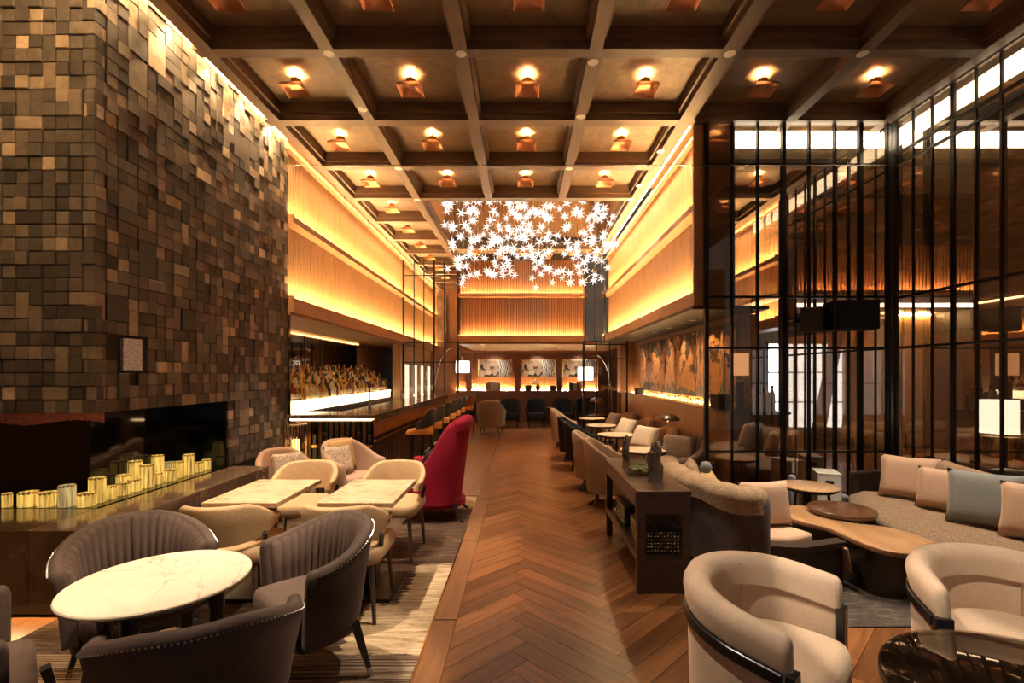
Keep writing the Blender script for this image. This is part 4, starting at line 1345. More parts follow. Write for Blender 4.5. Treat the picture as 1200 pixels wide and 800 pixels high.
# tap and glass rack on the counter
tp = thing('beer_tap', 'slender black tap post standing on the bar counter', 'tap', (-2.40, 7.6, 1.081))
MB().lathe([(0.03, 0), (0.03, 0.02), (0.012, 0.04), (0.012, 0.30), (0.001, 0.30)], 12).build('post', 'ebony', tp, smooth=40)
MB().tube((-0.01, 0, 0.26), (0.12, 0, 0.24), 0.011, 0.009, 8).build('spout', 'steel', tp)
MB().lathe([(0.012, 0.30), (0.016, 0.31), (0.011, 0.37), (0.001, 0.37)], 10).build('handle', 'ebony', tp)

# ------------------------------------------------------------------ FAR LOUNGE
bucket_chair('brown armchair with its back to the aisle in the far lounge', (-0.86, 13.2, 0), PI - 0.15, 'grey_tan', None, 'armchair', 0.88, 0.62, 0.38, 0.3, 0.09)
pillow('tan cushion poking over the back of the brown armchair in the far lounge', (-0.8, 13.12, 0.52), 0.42, 0.40, 0.14, 'tan_plain', PI, 0.2)
GK = 'black armchairs in front of the shelf wall'
for i, (x, y) in enumerate(((-1.75, 14.9), (-0.38, 14.7), (0.42, 14.7), (1.25, 14.8), (1.95, 14.8))):
    bucket_chair('black armchair in front of the lit shelf wall', (x, y, 0), 0.0, 'black_fabric', GK, 'armchair', 0.85, 0.60, 0.34, 0.2, 0.07, 'ebony')
for x in (-0.85, 0.85):
    round_table('small round table between the black lounge armchairs', (x, 15.2, 0), 0.25, 0.55, 'top_wood', 'small tables of the far lounge')
t = NT('art_print')
v = t.coord('Object', scale=(3, 3, 3))
vo = t.new('ShaderNodeTexVoronoi'); vo.inputs['Scale'].default_value = 2.2; t.link(v, vo.inputs['Vector'])
wv = t.new('ShaderNodeTexWave'); wv.inputs['Scale'].default_value = 1.6; wv.inputs['Distortion'].default_value = 9; t.link(v, wv.inputs['Vector'])
sep = t.new('ShaderNodeSeparateXYZ'); t.link(t.coord('Object'), sep.inputs[0])
ca = t.ramp(vo.outputs['Color'], [(0.25, (0.03, 0.022, 0.018)), (0.45, (0.42, 0.28, 0.16)), (0.75, (0.75, 0.66, 0.52))])
cb = t.ramp(wv.outputs['Color'], [(0.28, (0.04, 0.04, 0.05)), (0.38, (0.72, 0.72, 0.68))])
mixc = t.mix(t.math('GREATER_THAN', sep.outputs[0], 0.12), ca, cb)
t.set(base_color=mixc, roughness=0.4)
M['art_print'] = t.m
for i, x in enumerate((-0.92, 0.54, 1.92)):
    root = thing('framed_print', ['abstract framed print on the shelf wall nearest the bar', 'abstract framed print on the shelf wall between two others', 'abstract framed print on the shelf wall behind the black grid screen'][i], 'picture', (x, 16.13, 1.49))
    root.location.y = 16.29
    MB().box(-0.58, 0.58, -0.02, 0.03, 0, 0.60).build('frame', 'brass', root, bevel=0.006)
    MB().box(-0.53, 0.53, -0.026, -0.018, 0.03, 0.57).build('print', 'art_print', root, loc=(0, 0, 0))
def book_row(x0, x1, y, z, label, grp):
    x = x0
    while x < x1:
        w = RD.uniform(0.03, 0.055); h = RD.uniform(0.22, 0.30)
        mt = RD.choice(['book_ivory', 'book_ivory', 'book_dark', 'book_tan'])
        nm = {'book_ivory': 'ivory', 'book_dark': 'black', 'book_tan': 'tan'}[mt]
        o = MB().box(-w / 2, w / 2, -0.09, 0.09, 0, h).build('book', mt, bevel=0.003); o.location = (x + w / 2, y, z)
        tag(o, '%s bound book standing %s' % (nm, label), 'book', '%s books %s' % (nm, grp))
        x += w + 0.004
book_row(-1.2, -0.75, 16.12, 1.051, 'under the print nearest the bar', 'under the first print')
book_row(1.55, 1.95, 16.12, 1.051, 'under the print behind the grid screen', 'under the third print')
vs = thing('flower_vase', 'black vase of pale flowers on the shelf wall ledge', 'vase', (0.52, 16.1, 1.051))
MB().lathe([(0.05, 0), (0.09, 0.06), (0.07, 0.14), (0.03, 0.18), (0.035, 0.2)], 16).build('pot', 'ebony', vs, smooth=60)
sp = MB(); bl = MB()
for k in range(16):
    a = RD.uniform(0, 6.28); r = RD.uniform(0.05, 0.28)
    p = (math.cos(a) * r, math.sin(a) * r * 0.2 - 0.06, RD.uniform(0.22, 0.36))
    sp.tube((0, 0, 0.17), p, 0.004, n=4); bl.lathe([(0.001, -0.02), (0.035, 0), (0.001, 0.03)], 6, p)
sp.build('stem', 'leaf', vs); tag(bl.build('blossoms', 'book_ivory', vs), kind='stuff')
for i, x in enumerate((-1.62, -1.5, -1.40)):
    root = thing('votive_glass', 'amber candle glass glowing beside the books on the shelf wall', 'candle', (x, 16.1, 1.051), 0, 'candle glasses on the shelf wall')
    MB().lathe([(0.03, 0), (0.03, 0.22 - 0.04 * i), (0.026, 0.22 - 0.04 * i), (0.026, 0.01)], 12).build('glass', 'votive_glow', root)
for i, (x, w) in enumerate(((0.2, 0.22), (1.02, 0.2))):
    o = MB().box(-w / 2, w / 2, -0.1, 0.1, 0, 0.16).box(-w / 2 + 0.02, w / 2 - 0.02, -0.105, 0.1, 0.16, 0.18).build('storage_box', 'ebony', bevel=0.006); o.location = (x, 16.12, 1.051)
    tag(o, 'black lidded box on the shelf wall beside the flower vase', 'box', 'black boxes on the shelf wall')
def arc_lamp(label, base, tip, zt, sh):
    root = thing('arc_lamp', label, 'lamp', (base[0], base[1], 0))
    MB().lathe([(0.16, 0), (0.16, 0.04), (0.02, 0.05), (0.001, 0.05)], 20).build('base', 'steel', root, smooth=30)
    dx, dy = tip[0] - base[0], tip[1] - base[1]
    pts = [(0, 0, 0.05), (0, 0, 0.9)] + [(dx * (1 - math.cos(a)) / 1.0 * 0.5 * 2 if False else dx * (1 - math.cos(a)) / 2, dy * (1 - math.cos(a)) / 2, 0.9 + (zt - 0.9) * math.sin(a)) for a in [PI * k / 14 for k in range(1, 11)]]
    MB().path_tube(pts, 0.011, 6).build('arc_arm', 'steel', root, smooth=60)
    e = pts[-1]
    MB().tube(e, (e[0], e[1], e[2] - 0.06), 0.008, n=6).build('socket', 'steel', root)
    MB().lathe([(sh, -0.40), (sh, -0.06), (0.001, -0.06), (0.001, -0.065), (sh - 0.01, -0.065), (sh - 0.01, -0.40)], 24, (e[0], e[1], e[2])).build('shade', 'shade_white', root, smooth=40)
arc_lamp('arc floor lamp with a white drum shade at the end of the bar', (-2.55, 14.1), (-1.55, 14.1), 2.35, 0.2)
arc_lamp('arc floor lamp with a white drum shade by the golden art screen', (2.35, 12.7), (1.5, 12.7), 2.1, 0.2)

# ------------------------------------------------------------------ RIGHT SEATING ALONG THE AISLE
bucket_chair('tan tub chair next to the console table, back to the aisle', (1.08, 5.95, 0), face(1, -0.25), 'tan_plain')
bucket_chair('tan tub chair between another tan one and a black one, back to the aisle', (1.02, 6.75, 0), face(1, -0.15), 'tan_plain')
bucket_chair('black tub chair next to a tan tub chair on the aisle', (1.02, 8.15, 0), face(1, -0.2), 'black_fabric', None, leg='ebony')
bucket_chair('black tub chair between a black and a tan tub chair on the aisle', (0.98, 9.0, 0), face(1, -0.2), 'black_fabric', None, leg='ebony')
bucket_chair('tan tub chair at the shelf wall end of the aisle row', (0.92, 10.4, 0), face(1, -0.2), 'tan_plain', None, back=0.86)
for k, (x, y) in enumerate(((1.60, 6.42), (1.56, 8.05), (1.55, 9.5), (1.58, 11.0))):
    round_table(['round pale topped table beside the console and tan tub chair', 'round pale topped table between the first black tub chair and a sofa', 'round pale topped table beside the second black tub chair', 'round pale topped table by the black grid screen'][k], (x, y, 0), 0.30, 0.60, 'marble_travertine', None)
GR = 'rounded low lounge chairs along the shelf wall'
lounge = [((2.05, 10.45), 'far'), ((2.02, 8.95), 'mid'), ((2.00, 7.5), 'near')]
lab = ['rounded tan lounge chair under the far end of the art screen', 'rounded tan lounge chair with an ivory cushion between two others', 'rounded tan lounge chair behind the small domed lamp']
for i, ((x, y), _) in enumerate(lounge):
    bucket_chair(lab[i], (x, y, 0), face(-1, -0.15), 'tan_plain', None, 'lounge_chair', 0.78, 0.52, 0.44, 0.12, 0.15)
pillow('brown cushion on the lounge chair at the far end of the art screen', (1.9, 10.55, 0.43), 0.46, 0.36, 0.14, 'brown_pillow', face(-1, -0.3), 0.5)
pillow('ivory cushion with tassels on the middle lounge chair', (1.84, 9.0, 0.43), 0.50, 0.38, 0.16, 'ivory_pillow', face(-1, -0.3), 0.5)
pillow('ivory patterned cushion on the lounge chair behind the domed lamp', (1.82, 7.5, 0.43), 0.50, 0.40, 0.16, 'ivory_pillow', face(-1, -0.5), 0.5)
bucket_chair('dark brown lounge chair behind the black glazed screen', (2.06, 6.42, 0), face(-1, -0.1), 'grey_tan', None, 'lounge_chair', 0.74, 0.55, 0.42, 0.1, 0.12)
pillow('large brown cushion on the lounge chair behind the screen', (2.0, 6.26, 0.43), 0.46, 0.40, 0.15, 'brown_pillow', face(-0.6, -0.8), 0.4)
pillow('small tan cushion wedged by the brown one behind the screen', (2.22, 6.40, 0.43), 0.38, 0.36, 0.12, 'grey_tan', face(-0.3, -1), 0.35)
def dome_lamp(label, loc, lean):
    root = thing('dome_lamp', label, 'lamp', loc)
    MB().lathe([(0.07, 0), (0.07, 0.012), (0.012, 0.02), (0.001, 0.02)], 16).build('base', 'bronze_metal', root)
    MB().tube((0, 0, 0.015), (lean, 0, 0.36), 0.009, n=8).build('stem', 'copper', root, smooth=60)
    MB().lathe([(0.17, 0.32), (0.165, 0.345), (0.12, 0.385), (0.05, 0.415), (0.001, 0.42), (0.001, 0.41), (0.05, 0.405), (0.115, 0.375), (0.155, 0.34), (0.16, 0.32)], 24, (lean, 0, 0)).build('dome_shade', 'bronze_metal', root, smooth=60)
    MB().lathe([(0.001, 0.30), (0.028, 0.315), (0.035, 0.34), (0.02, 0.37), (0.001, 0.375)], 12, (lean, 0, 0)).build('bulb', 'bulb', root, smooth=80)
    return root
for (x, y, lab_) in ((2.03, 6.92, 'bronze domed table lamp between the rounded lounge chairs'), (1.72, 11.55, 'bronze domed table lamp beside the grid screen')):
    round_table('little dark drinks table that carries the domed lamp ' + ('between lounge chairs' if y < 8 else 'by the grid screen'), (x, y, 0), 0.14, 0.62, 'dark_wood', None)
    dome_lamp(lab_, (x, y, 0.6205), 0.05)

# golden folding screen artwork on the lower right wall
t = NT('gold_screen')
v = t.coord('Object')
oi = t.new('ShaderNodeObjectInfo')
add = t.new('ShaderNodeVectorMath', operation='ADD')
cm = t.new('ShaderNodeCombineXYZ')
r_ = t.math('MULTIPLY', oi.outputs['Random'], 23.0)
t.link(r_, cm.inputs[0]); t.link(v, add.inputs[0]); t.link(cm.outputs[0], add.inputs[1])
n1 = t.noise(add.outputs[0], 4.2, 5, 0.65, 0.4)
n2 = t.noise(add.outputs[0], 7.0, 5, 0.7, 0.4)
sep = t.new('ShaderNodeSeparateXYZ'); t.link(v, sep.inputs[0])
gold = t.ramp(n2, [(0.3, (0.50, 0.22, 0.065)), (0.7, (0.68, 0.34, 0.12))])
zt_ = sep.outputs[2]
topm = t.math('ADD', t.math('MULTIPLY', zt_, 0.22), n1)
pine = t.ramp(topm, [(0.645, (0, 0, 0)), (0.675, (1, 1, 1))])
c1 = t.mix(pine, gold, (0.035, 0.028, 0.018))
botm = t.math('SUBTRACT', n1, t.math('MULTIPLY', zt_, 0.75))
mount = t.ramp(botm, [(0.40, (0, 0, 0)), (0.44, (1, 1, 1))])
c2 = t.mix(mount, c1, (0.13, 0.145, 0.15))
flo = t.math('MULTIPLY', t.math('GREATER_THAN', n2, 0.63), t.math('LESS_THAN', zt_, 0.55))
c3 = t.mix(flo, c2, (0.62, 0.55, 0.38))
t.set(base_color=c3, roughness=0.5)
M['gold_screen'] = t.m
fs_ = thing('folding_screen', 'golden folding screen painted with pines, flowers and blue hills above the shelf', 'artwork', (2.72, 8.5, 1.27))
edges = [11.2, 10.2, 9.26, 8.38, 7.57, 7.05, 6.66, 6.36, 6.17]
for i in range(8):
    ya, yb = edges[i] - 0.008, edges[i + 1] + 0.008
    xa, xb = (2.735, 2.665) if i % 2 == 0 else (2.665, 2.735)
    Lp = math.hypot(xb - xa, yb - ya); ang = math.atan2(yb - ya, xb - xa)
    o = MB().box(0, Lp, -0.012, 0.0, 0.0, 0.98).build('screen_panel', 'gold_screen', fs_)
    o.location = (xa - 2.72, ya - 8.5, 0); o.rotation_euler = (0, 0, ang)
    fr = MB().box(0, Lp, -0.014, 0.004, -0.02, 0.0).box(0, Lp, -0.014, 0.004, 0.98, 1.0).box(-0.004, 0.006, -0.014, 0.004, 0, 0.98).build('panel_frame', 'ebony', o)
    tag(o)
for k in range(26):
    y = 6.72 + k * 0.135
    root = thing('votive_glass', 'small amber glass glowing on the shelf under the golden screen', 'candle', (2.60 + RD.uniform(-0.02, 0.02), y, 1.1505), 0, 'glowing glasses under the golden screen')
    h = RD.uniform(0.07, 0.11)
    MB().lathe([(0.022, 0), (0.026, h), (0.023, h), (0.019, 0.008), (0.001, 0.008)], 10).build('glass', 'glass_rod', root)
    MB().lathe([(0.001, 0.01), (0.017, 0.012), (0.019, h * 0.7), (0.001, h * 0.7)], 8).build('flame_glow', 'votive_glow', root)
for k in range(12):
    y = 5.78 + (k % 6) * 0.06; x = 2.88 + (k // 6) * 0.11
    si = k % 4
    key = (si, (4, 1, 0)[k % 3])
    if key in bcache:
        root = place(bcache[key][0], 'bottle', None, (x, y, 1.1505)); place(bcache[key][1], 'cap', root)
        tag(root, 'backlit small bottle on the end cabinet beside the orange lamp', 'bottle', 'bottles on the end cabinet')
o = MB().box(-0.09, 0.09, -0.14, 0.14, 0, 0.18).box(-0.095, -0.089, -0.10, 0.10, 0.03, 0.15).build('speaker_box', 'speaker_black', bevel=0.01); o.location = (2.60, 6.32, 1.151)
tag(o, 'small black box shaped speaker at the end of the glowing shelf', 'speaker')
o = MB().box(-0.08, 0.08, -0.12, 0.12, 0, 0.14).box(-0.085, -0.079, -0.09, 0.09, 0.03, 0.11).build('speaker_box', 'speaker_black', bevel=0.01); o.location = (2.60, 10.75, 1.151)
tag(o, 'small black box shaped speaker at the lounge end of the glowing shelf', 'speaker')
lp = thing('table_lamp', 'table lamp with an orange drum shade on the end cabinet', 'lamp', (2.66, 5.92, 1.151))
MB().lathe([(0.06, 0), (0.06, 0.02), (0.05, 0.03), (0.05, 0.36), (0.01, 0.38), (0.01, 0.45), (0.001, 0.45)], 16).build('base', 'dark_wood', lp, smooth=30)
MB().lathe([(0.105, 0.43), (0.105, 0.70), (0.10, 0.70), (0.10, 0.43)], 24).build('shade', 'shade_orange', lp, smooth=40)

# ------------------------------------------------------------------ CONSOLE TABLE
cs = thing('console_table', 'dark wood console table holding driftwood, backed against the grey sofa', 'table', (1.03, 4.18, 0))
W_, D_, H_ = 0.40, 1.34, 0.75
MB().box(-W_ / 2, W_ / 2, -D_ / 2, D_ / 2, H_ - 0.03, H_).build('table_top', 'console_wood', cs, bevel=0.004)
MB().box(-W_ / 2 + 0.005, W_ / 2 - 0.005, -D_ / 2 + 0.005, -D_ / 2 + 0.03, H_ - 0.17, H_ - 0.03).build('apron', 'console_wood', cs)
MB().box(-W_ / 2 + 0.005, W_ / 2 - 0.005, D_ / 2 - 0.03, D_ / 2 - 0.005, H_ - 0.15, H_ - 0.03).build('apron', 'console_wood', cs)
for s in (-1, 1):
    MB().box(s * (W_ / 2 - 0.015) - 0.012, s * (W_ / 2 - 0.015) + 0.012, -D_ / 2 + 0.06, D_ / 2 - 0.06, H_ - 0.13, H_ - 0.03).build('apron', 'console_wood', cs)
    for e in (-1, 1):
        MB().box(s * (W_ / 2 - 0.035) - 0.03, s * (W_ / 2 - 0.035) + 0.03, e * (D_ / 2 - 0.032) - 0.028, e * (D_ / 2 - 0.032) + 0.028, 0, H_ - 0.03).build('leg', 'console_wood', cs, bevel=0.003)
MB().box(-W_ / 2 + 0.03, W_ / 2 - 0.03, -D_ / 2 + 0.03, D_ / 2 - 0.03, 0.24, 0.265).build('lower_shelf', 'console_wood', cs)
for s in (-1, 1):
    MB().box(s * (W_ / 2 - 0.02) - 0.012, s * (W_ / 2 - 0.02) + 0.012, -D_ / 2 + 0.06, D_ / 2 - 0.06, 0.225, 0.285).build('stretcher', 'console_wood', cs)
MB().box(-W_ / 2 + 0.06, W_ / 2 - 0.06, -D_ / 2 + 0.01, -D_ / 2 + 0.035, 0.0, 0.235).build('end_panel', 'console_wood', cs)
def woven_box(label, loc):
    root = thing('lattice_box', label, 'box', loc)
    a, d, h = 0.135, 0.20, 0.19
    MB().box(-a + 0.008, a - 0.008, -d + 0.008, d - 0.008, 0.006, h - 0.03).build('inner_box', 'ebony', root)
    g = MB(); st = MB()
    n = 11
    for i in range(n + 1):
        x = -a + 2 * a * i / n
        g.box(x - 0.004, x + 0.004, -d, d, h - 0.012, h)
        g.box(x - 0.003, x + 0.003, -d - 0.002, -d + 0.006, 0, h); g.box(x - 0.003, x + 0.003, d - 0.006, d + 0.002, 0, h)
    for j in range(7):
        z = 0.01 + (h - 0.03) * j / 6
        g.box(-a, a, -d - 0.003, -d + 0.004, z - 0.003, z + 0.003)
        for s in (-1, 1): g.box(s * a - 0.003, s * a + 0.003, -d, d, z - 0.003, z + 0.003)
        for i in range(n):
            x = -a + 2 * a * (i + 0.5) / n
            if j < 6:
                zc = z + 0.013
                st.add([(x - 0.007, -d - 0.001, zc + 0.007), (x + 0.007, -d - 0.001, zc + 0.007), (x, -d - 0.001, zc - 0.007), (x, -d - 0.008, zc)], [(0, 1, 3), (1, 2, 3), (2, 0, 3), (0, 2, 1)])
        for i in range(14):
            y = -d + 2 * d * (i + 0.5) / 14
            if j < 6:
                zc = z + 0.013
                st.add([(-a - 0.001, y - 0.007, zc + 0.007), (-a - 0.001, y + 0.007, zc + 0.007), (-a - 0.001, y, zc - 0.007), (-a - 0.008, y, zc)], [(0, 1, 3), (1, 2, 3), (2, 0, 3), (0, 2, 1)])
    tag(g.build('lattice', 'ebony', root), kind='stuff'); tag(st.build('brass_studs', 'brass', root), kind='stuff')
woven_box('black lattice box with brass studs at the leather end of the console shelf'.replace('leather', 'near'), (1.03, 3.78, 0.2655))
woven_box('black lattice box with brass studs deeper along the console shelf', (1.03, 4.42, 0.2655))
def driftwood(label, loc, h, r, rz):
    mb = MB(); rings = []
    rr = random.Random(int(h * 1000))
    for k in range(9):
        z = h * k / 8
        w = r * (1.0 - 0.15 * k / 8 + rr.uniform(-0.12, 0.12)); ring = []
        for j in range(12):
            a = 2 * PI * j / 12
            q = w * (1 + rr.uniform(-0.16, 0.16)) * (0.75 if k == 8 else 1)
            ring.append((math.cos(a) * q + 0.012 * math.sin(k), math.sin(a) * q * 0.7, z + (rr.uniform(-0.05, 0.03) if k >= 7 else 0)))
        rings.append(ring)
    mb.loft(rings)
    o = mb.build('driftwood', 'drift_wood', smooth=30); o.location = loc; o.rotation_euler = (0, 0, rz)
    return tag(o, label, 'driftwood')
driftwood('tall upright piece of dark driftwood on the console, close to the sofa throw', (1.05, 3.82, 0.7505), 0.31, 0.062, 0.3)
driftwood('upright piece of dark driftwood behind the glass moss tray on the console', (0.95, 4.42, 0.7505), 0.27, 0.05, 1.0)
vt = thing('terrarium', 'low square glass tray of moss on the console between driftwood', 'terrarium', (1.0, 4.14, 0.7505))
g = MB(); a, h = 0.115, 0.10
for s in (-1, 1):
    g.box(-a, a, s * a - 0.003, s * a + 0.003, 0, h); g.box(s * a - 0.003, s * a + 0.003, -a, a, 0, h)
g.box(-a, a, -a, a, 0, 0.006)
g.build('glass_tray', 'glass_vase', vt)
mo = MB()
for k in range(26):
    mo.lathe([(0.001, -0.02), (0.02, -0.008), (0.024, 0.006), (0.001, 0.025)], 6, (RD.uniform(-0.085, 0.085), RD.uniform(-0.085, 0.085), RD.uniform(0.025, 0.05)))
tag(mo.build('moss', 'moss', vt, smooth=60), kind='stuff')

# ------------------------------------------------------------------ GREY SOFA BEHIND THE CONSOLE
so = thing('sofa', 'low sofa with grey velvet back and fur throw behind the console table', 'sofa', (1.8, 4.3, 0))
def adds(o, root=so):
    o.location = (-root.location.x, -root.location.y, 0); return o
bp = poly_path([(1.72, 3.50), (1.45, 3.66), (1.32, 4.15), (1.33, 4.75), (1.52, 5.22)], 0.05, left=True)
bp = [(x, y, -abs(nx) if False else nx, ny, t_) for x, y, nx, ny, t_ in bp]
# outward normal must point to the console (-x)
if bp[len(bp) // 2][2] > 0: bp = [(x, y, -nx, -ny, t_) for x, y, nx, ny, t_ in bp]
bz = lambda t_: 0.76 - 0.03 * t_ * t_
adds(shell(MB(), bp, 0.17, 0.10, bz, flare=0.05).build('backrest', 'grey_velvet', so, smooth=60))
thp = [p for p in bp if -0.98 < p[4] < 0.75]
adds(shell(MB(), thp, 0.215, lambda t_: 0.60 + 0.03 * math.sin(t_ * 9), lambda t_: bz(t_) + 0.03 + 0.008 * math.sin(t_ * 23), off=0.022).build('fur_throw', 'fur_throw', so, smooth=60))
seat = [(1.62, 3.66), (2.0, 3.62), (2.25, 3.75), (2.14, 4.0), (2.10, 4.4), (2.08, 5.1), (1.62, 5.15), (1.5, 4.6), (1.5, 4.1)]
adds(MB().prism(seat, 0.20, 0.37, r=0.03).build('seat_cushion', 'peach_pillow', so, smooth=60))
fr_ = [(1.60, 3.60), (2.05, 3.56), (2.36, 3.66), (2.20, 4.0), (2.16, 4.5), (2.14, 5.15), (1.62, 5.2)]
adds(MB().prism(fr_, 0.05, 0.19).build('wood_base', 'dark_wood', so, bevel=0.008))
adds(MB().prism([(1.66, 3.555), (2.05, 3.50), (2.43, 3.62), (2.42, 3.72), (2.05, 3.60), (1.66, 3.64)], 0.30, 0.345).build('wood_arm', 'dark_wood', so, bevel=0.005))
adds(MB().prism([(1.68, 3.56), (2.03, 3.51), (2.40, 3.62), (2.39, 3.70), (2.03, 3.59), (1.68, 3.63)], 0.05, 0.30).build('arm_panel', 'dark_wood', so))
adds(MB().obox((2.415, 3.66, 0.21), (0.03, 0.14, 0.20), 0.28, ry=-0.25).build('end_pad', 'rose_tan', so, bevel=0.012))
for x, y in ((1.7, 3.7), (2.2, 3.75), (2.05, 5.0), (1.7, 5.05)):
    adds(MB().box(x - 0.02, x + 0.02, y - 0.02, y + 0.02, 0.0, 0.06).build('foot', 'ebony', so))
pillow('large peach cushion at the open end of the grey sofa', (1.98, 3.90, 0.372), 0.44, 0.36, 0.14, 'peach_pillow', face(0.15, -1.0), 0.2)
pillow('tan cushion leaning on the fur throw of the grey sofa', (1.70, 4.65, 0.372), 0.42, 0.40, 0.14, 'tan_plain', face(1, -0.4), 0.25)
pillow('tan cushion in the middle of the grey sofa', (1.72, 4.25, 0.372), 0.42, 0.38, 0.14, 'mustard_pillow', face(1, -0.3), 0.25)
o = MB().lathe([(0.001, -0.05), (0.03, -0.042), (0.05, 0), (0.03, 0.042), (0.001, 0.05)], 16).build('fabric_ball', 'blue_grey_pillow', smooth=80); o.location = (1.62, 4.02, 0.80)
o.location = (1.50, 3.95, 0.838)
tag(o, 'small grey fabric ball resting on the fur throw', 'ball')

# ------------------------------------------------------------------ RIGHT FOREGROUND
tub_chair('cream velvet tub chair with black rail standing next to the console table', (1.09, 2.06, 0), face(0.70, -0.71), 'cream tub chairs')
tub_chair('cream velvet tub chair facing the smoked glass table, in front of the tweed sofa', (2.20, 2.16, 0), face(-0.25, -0.97), 'cream tub chairs')
gt = thing('glass_table', 'round smoked glass cocktail table over a cream velvet ottoman', 'table', (1.74, 1.52, 0))
MB().lathe([(0.001, 0.528), (0.49, 0.528), (0.50, 0.532), (0.50, 0.536), (0.49, 0.540), (0.001, 0.540)], 72).build('glass_top', 'glass_smoked', gt, smooth=40)
MB().lathe([(0.488, 0.508), (0.502, 0.508), (0.502, 0.528), (0.488, 0.528)], 72).build('top_ring', 'ebony', gt, smooth=30)
for k in range(4):
    a = PI / 4 + k * PI / 2
    MB().tube((math.cos(a) * 0.46, math.sin(a) * 0.46, 0.52), (math.cos(a) * 0.40, math.sin(a) * 0.40, 0), 0.016, 0.012, 8).build('leg', 'ebony', gt, smooth=60)
ot = thing('ottoman', 'cream velvet drum ottoman pushed under the smoked glass table', 'ottoman', (1.45, 1.52, 0))
MB().lathe([(0.001, 0.04), (0.24, 0.04), (0.265, 0.07), (0.275, 0.25), (0.26, 0.40), (0.22, 0.44), (0.001, 0.445)], 40).build('cushion_drum', 'cream_velvet', ot, smooth=60)
MB().lathe([(0.001, 0), (0.23, 0), (0.23, 0.045), (0.001, 0.045)], 32).build('base', 'ebony', ot, smooth=30)

# tweed sectional
sf = thing('sectional_sofa', 'long curved brown tweed sectional sofa against the glazed wall', 'sofa', (3.6, 3.8, 0))
def addq(o):
    o.location = (-3.6, -3.8, 0); return o
front = [(3.38, 4.98), (3.16, 4.62), (3.06, 4.15), (3.05, 3.62), (3.16, 3.05), (3.40, 2.55)]
fp = poly_path(front, 0.05)
if fp[len(fp) // 2][2] > 0: fp = [(x, y, -nx, -ny, t_) for x, y, nx, ny, t_ in fp]
cut = 0.12
ci = min(range(len(fp)), key=lambda i: abs(fp[i][4] - cut))
for seg in (fp[:ci + 1], fp[ci:]):
    addq(shell(MB(), seg, 0.74, 0.21, 0.43, rr=0.07, ends=False, belly=0.015).build('seat_cushion', 'tweed', sf, smooth=60))
addq(shell(MB(), fp, 0.66, 0.07, 0.215, off=-0.05, rr=0.01, ends=False).build('base', 'dark_wood', sf, smooth=30))
bpth = [p for p in fp if p[4] > -0.80]
addq(shell(MB(), bpth, 0.17, 0.30, lambda t_: 0.80 - 0.03 * t_, off=-0.63, flare=0.03).build('backrest', 'tweed', sf, smooth=60))
addq(MB().prism([(3.36, 4.99), (3.92, 5.16), (3.95, 5.08), (3.40, 4.93)], 0.10, 0.60).build('wood_arm', 'dark_wood', sf, bevel=0.02))
for x, y in ((3.25, 4.6), (3.2, 3.3), (3.6, 4.6), (3.75, 3.1)):
    addq(MB().box(x - 0.03, x + 0.03, y - 0.03, y + 0.03, 0, 0.08).build('foot', 'ebony', sf))
pillow('peach cushion at the arm end of the tweed sofa', (3.60, 4.52, 0.435), 0.46, 0.40, 0.15, 'peach_pillow', face(-0.75, -0.66), 0.25)
pillow('peach cushion between a peach and the grey cushion on the tweed sofa', (3.60, 4.12, 0.435), 0.42, 0.36, 0.15, 'peach_pillow', face(-0.8, -0.6), 0.3)
pillow('blue grey cushion on the tweed sofa', (3.52, 3.70, 0.435), 0.44, 0.42, 0.16, 'blue_grey_pillow', face(-0.75, -0.66), 0.3)
pillow('peach cushion on the other side of the grey cushion on the tweed sofa', (3.58, 3.34, 0.435), 0.44, 0.40, 0.15, 'peach_pillow', face(-0.8, -0.6), 0.3)

# wavy coffee table
ct = thing('coffee_table', 'wavy free form wooden coffee table on a dark pedestal', 'table', (2.7, 3.85, 0))
def addc(o):
    o.location = (-2.7, -3.85, 0); return o
outl = [(2.26, 4.16), (2.33, 4.40), (2.55, 4.52), (2.70, 4.42), (2.67, 4.16), (2.72, 3.98), (2.86, 3.92), (2.98, 3.80), (3.02, 3.58), (2.90, 3.38), (2.68, 3.30), (2.52, 3.38), (2.46, 3.62), (2.44, 3.86), (2.34, 4.0)]
cl = poly_path(outl + [outl[0]], 0.04)
poly = [(p[0], p[1]) for p in cl[:-1]]
addc(MB().prism(poly, 0.335, 0.375, r=0.008).build('table_top', 'slab_wood', ct, smooth=50))
inner = [(2.60 + (x - 2.60) * 0.80, 3.85 + (y - 3.85) * 0.80) for x, y in poly]
addc(MB().prism(inner, 0.012, 0.335).build('pedestal', 'dark_wood', ct, smooth=40))
dt = thing('drum_table', 'low round dark walnut table tucked into the curve of the coffee table', 'table', (2.80, 4.24, 0))
MB().lathe([(0.001, 0.380), (0.25, 0.380), (0.262, 0.390), (0.262, 0.418), (0.255, 0.426), (0.001, 0.426)], 48).build('table_top', 'walnut_top', dt, smooth=40) if wood('walnut_top', (0.11, 0.048, 0.024), 1, 0.18, 0.6, 0.4, 0.4, 0.03) else None
MB().lathe([(0.001, 0.012), (0.09, 0.012), (0.08, 0.10), (0.075, 0.38), (0.001, 0.38)], 32).build('pedestal', 'dark_wood', dt, smooth=40)
round_table('round oak topped side table with thin black legs near the white boxes', (2.84, 4.78, 0), 0.26, 0.50, 'top_wood', None, 'ebony', 'side_table', 3, 0.9, 0.03)
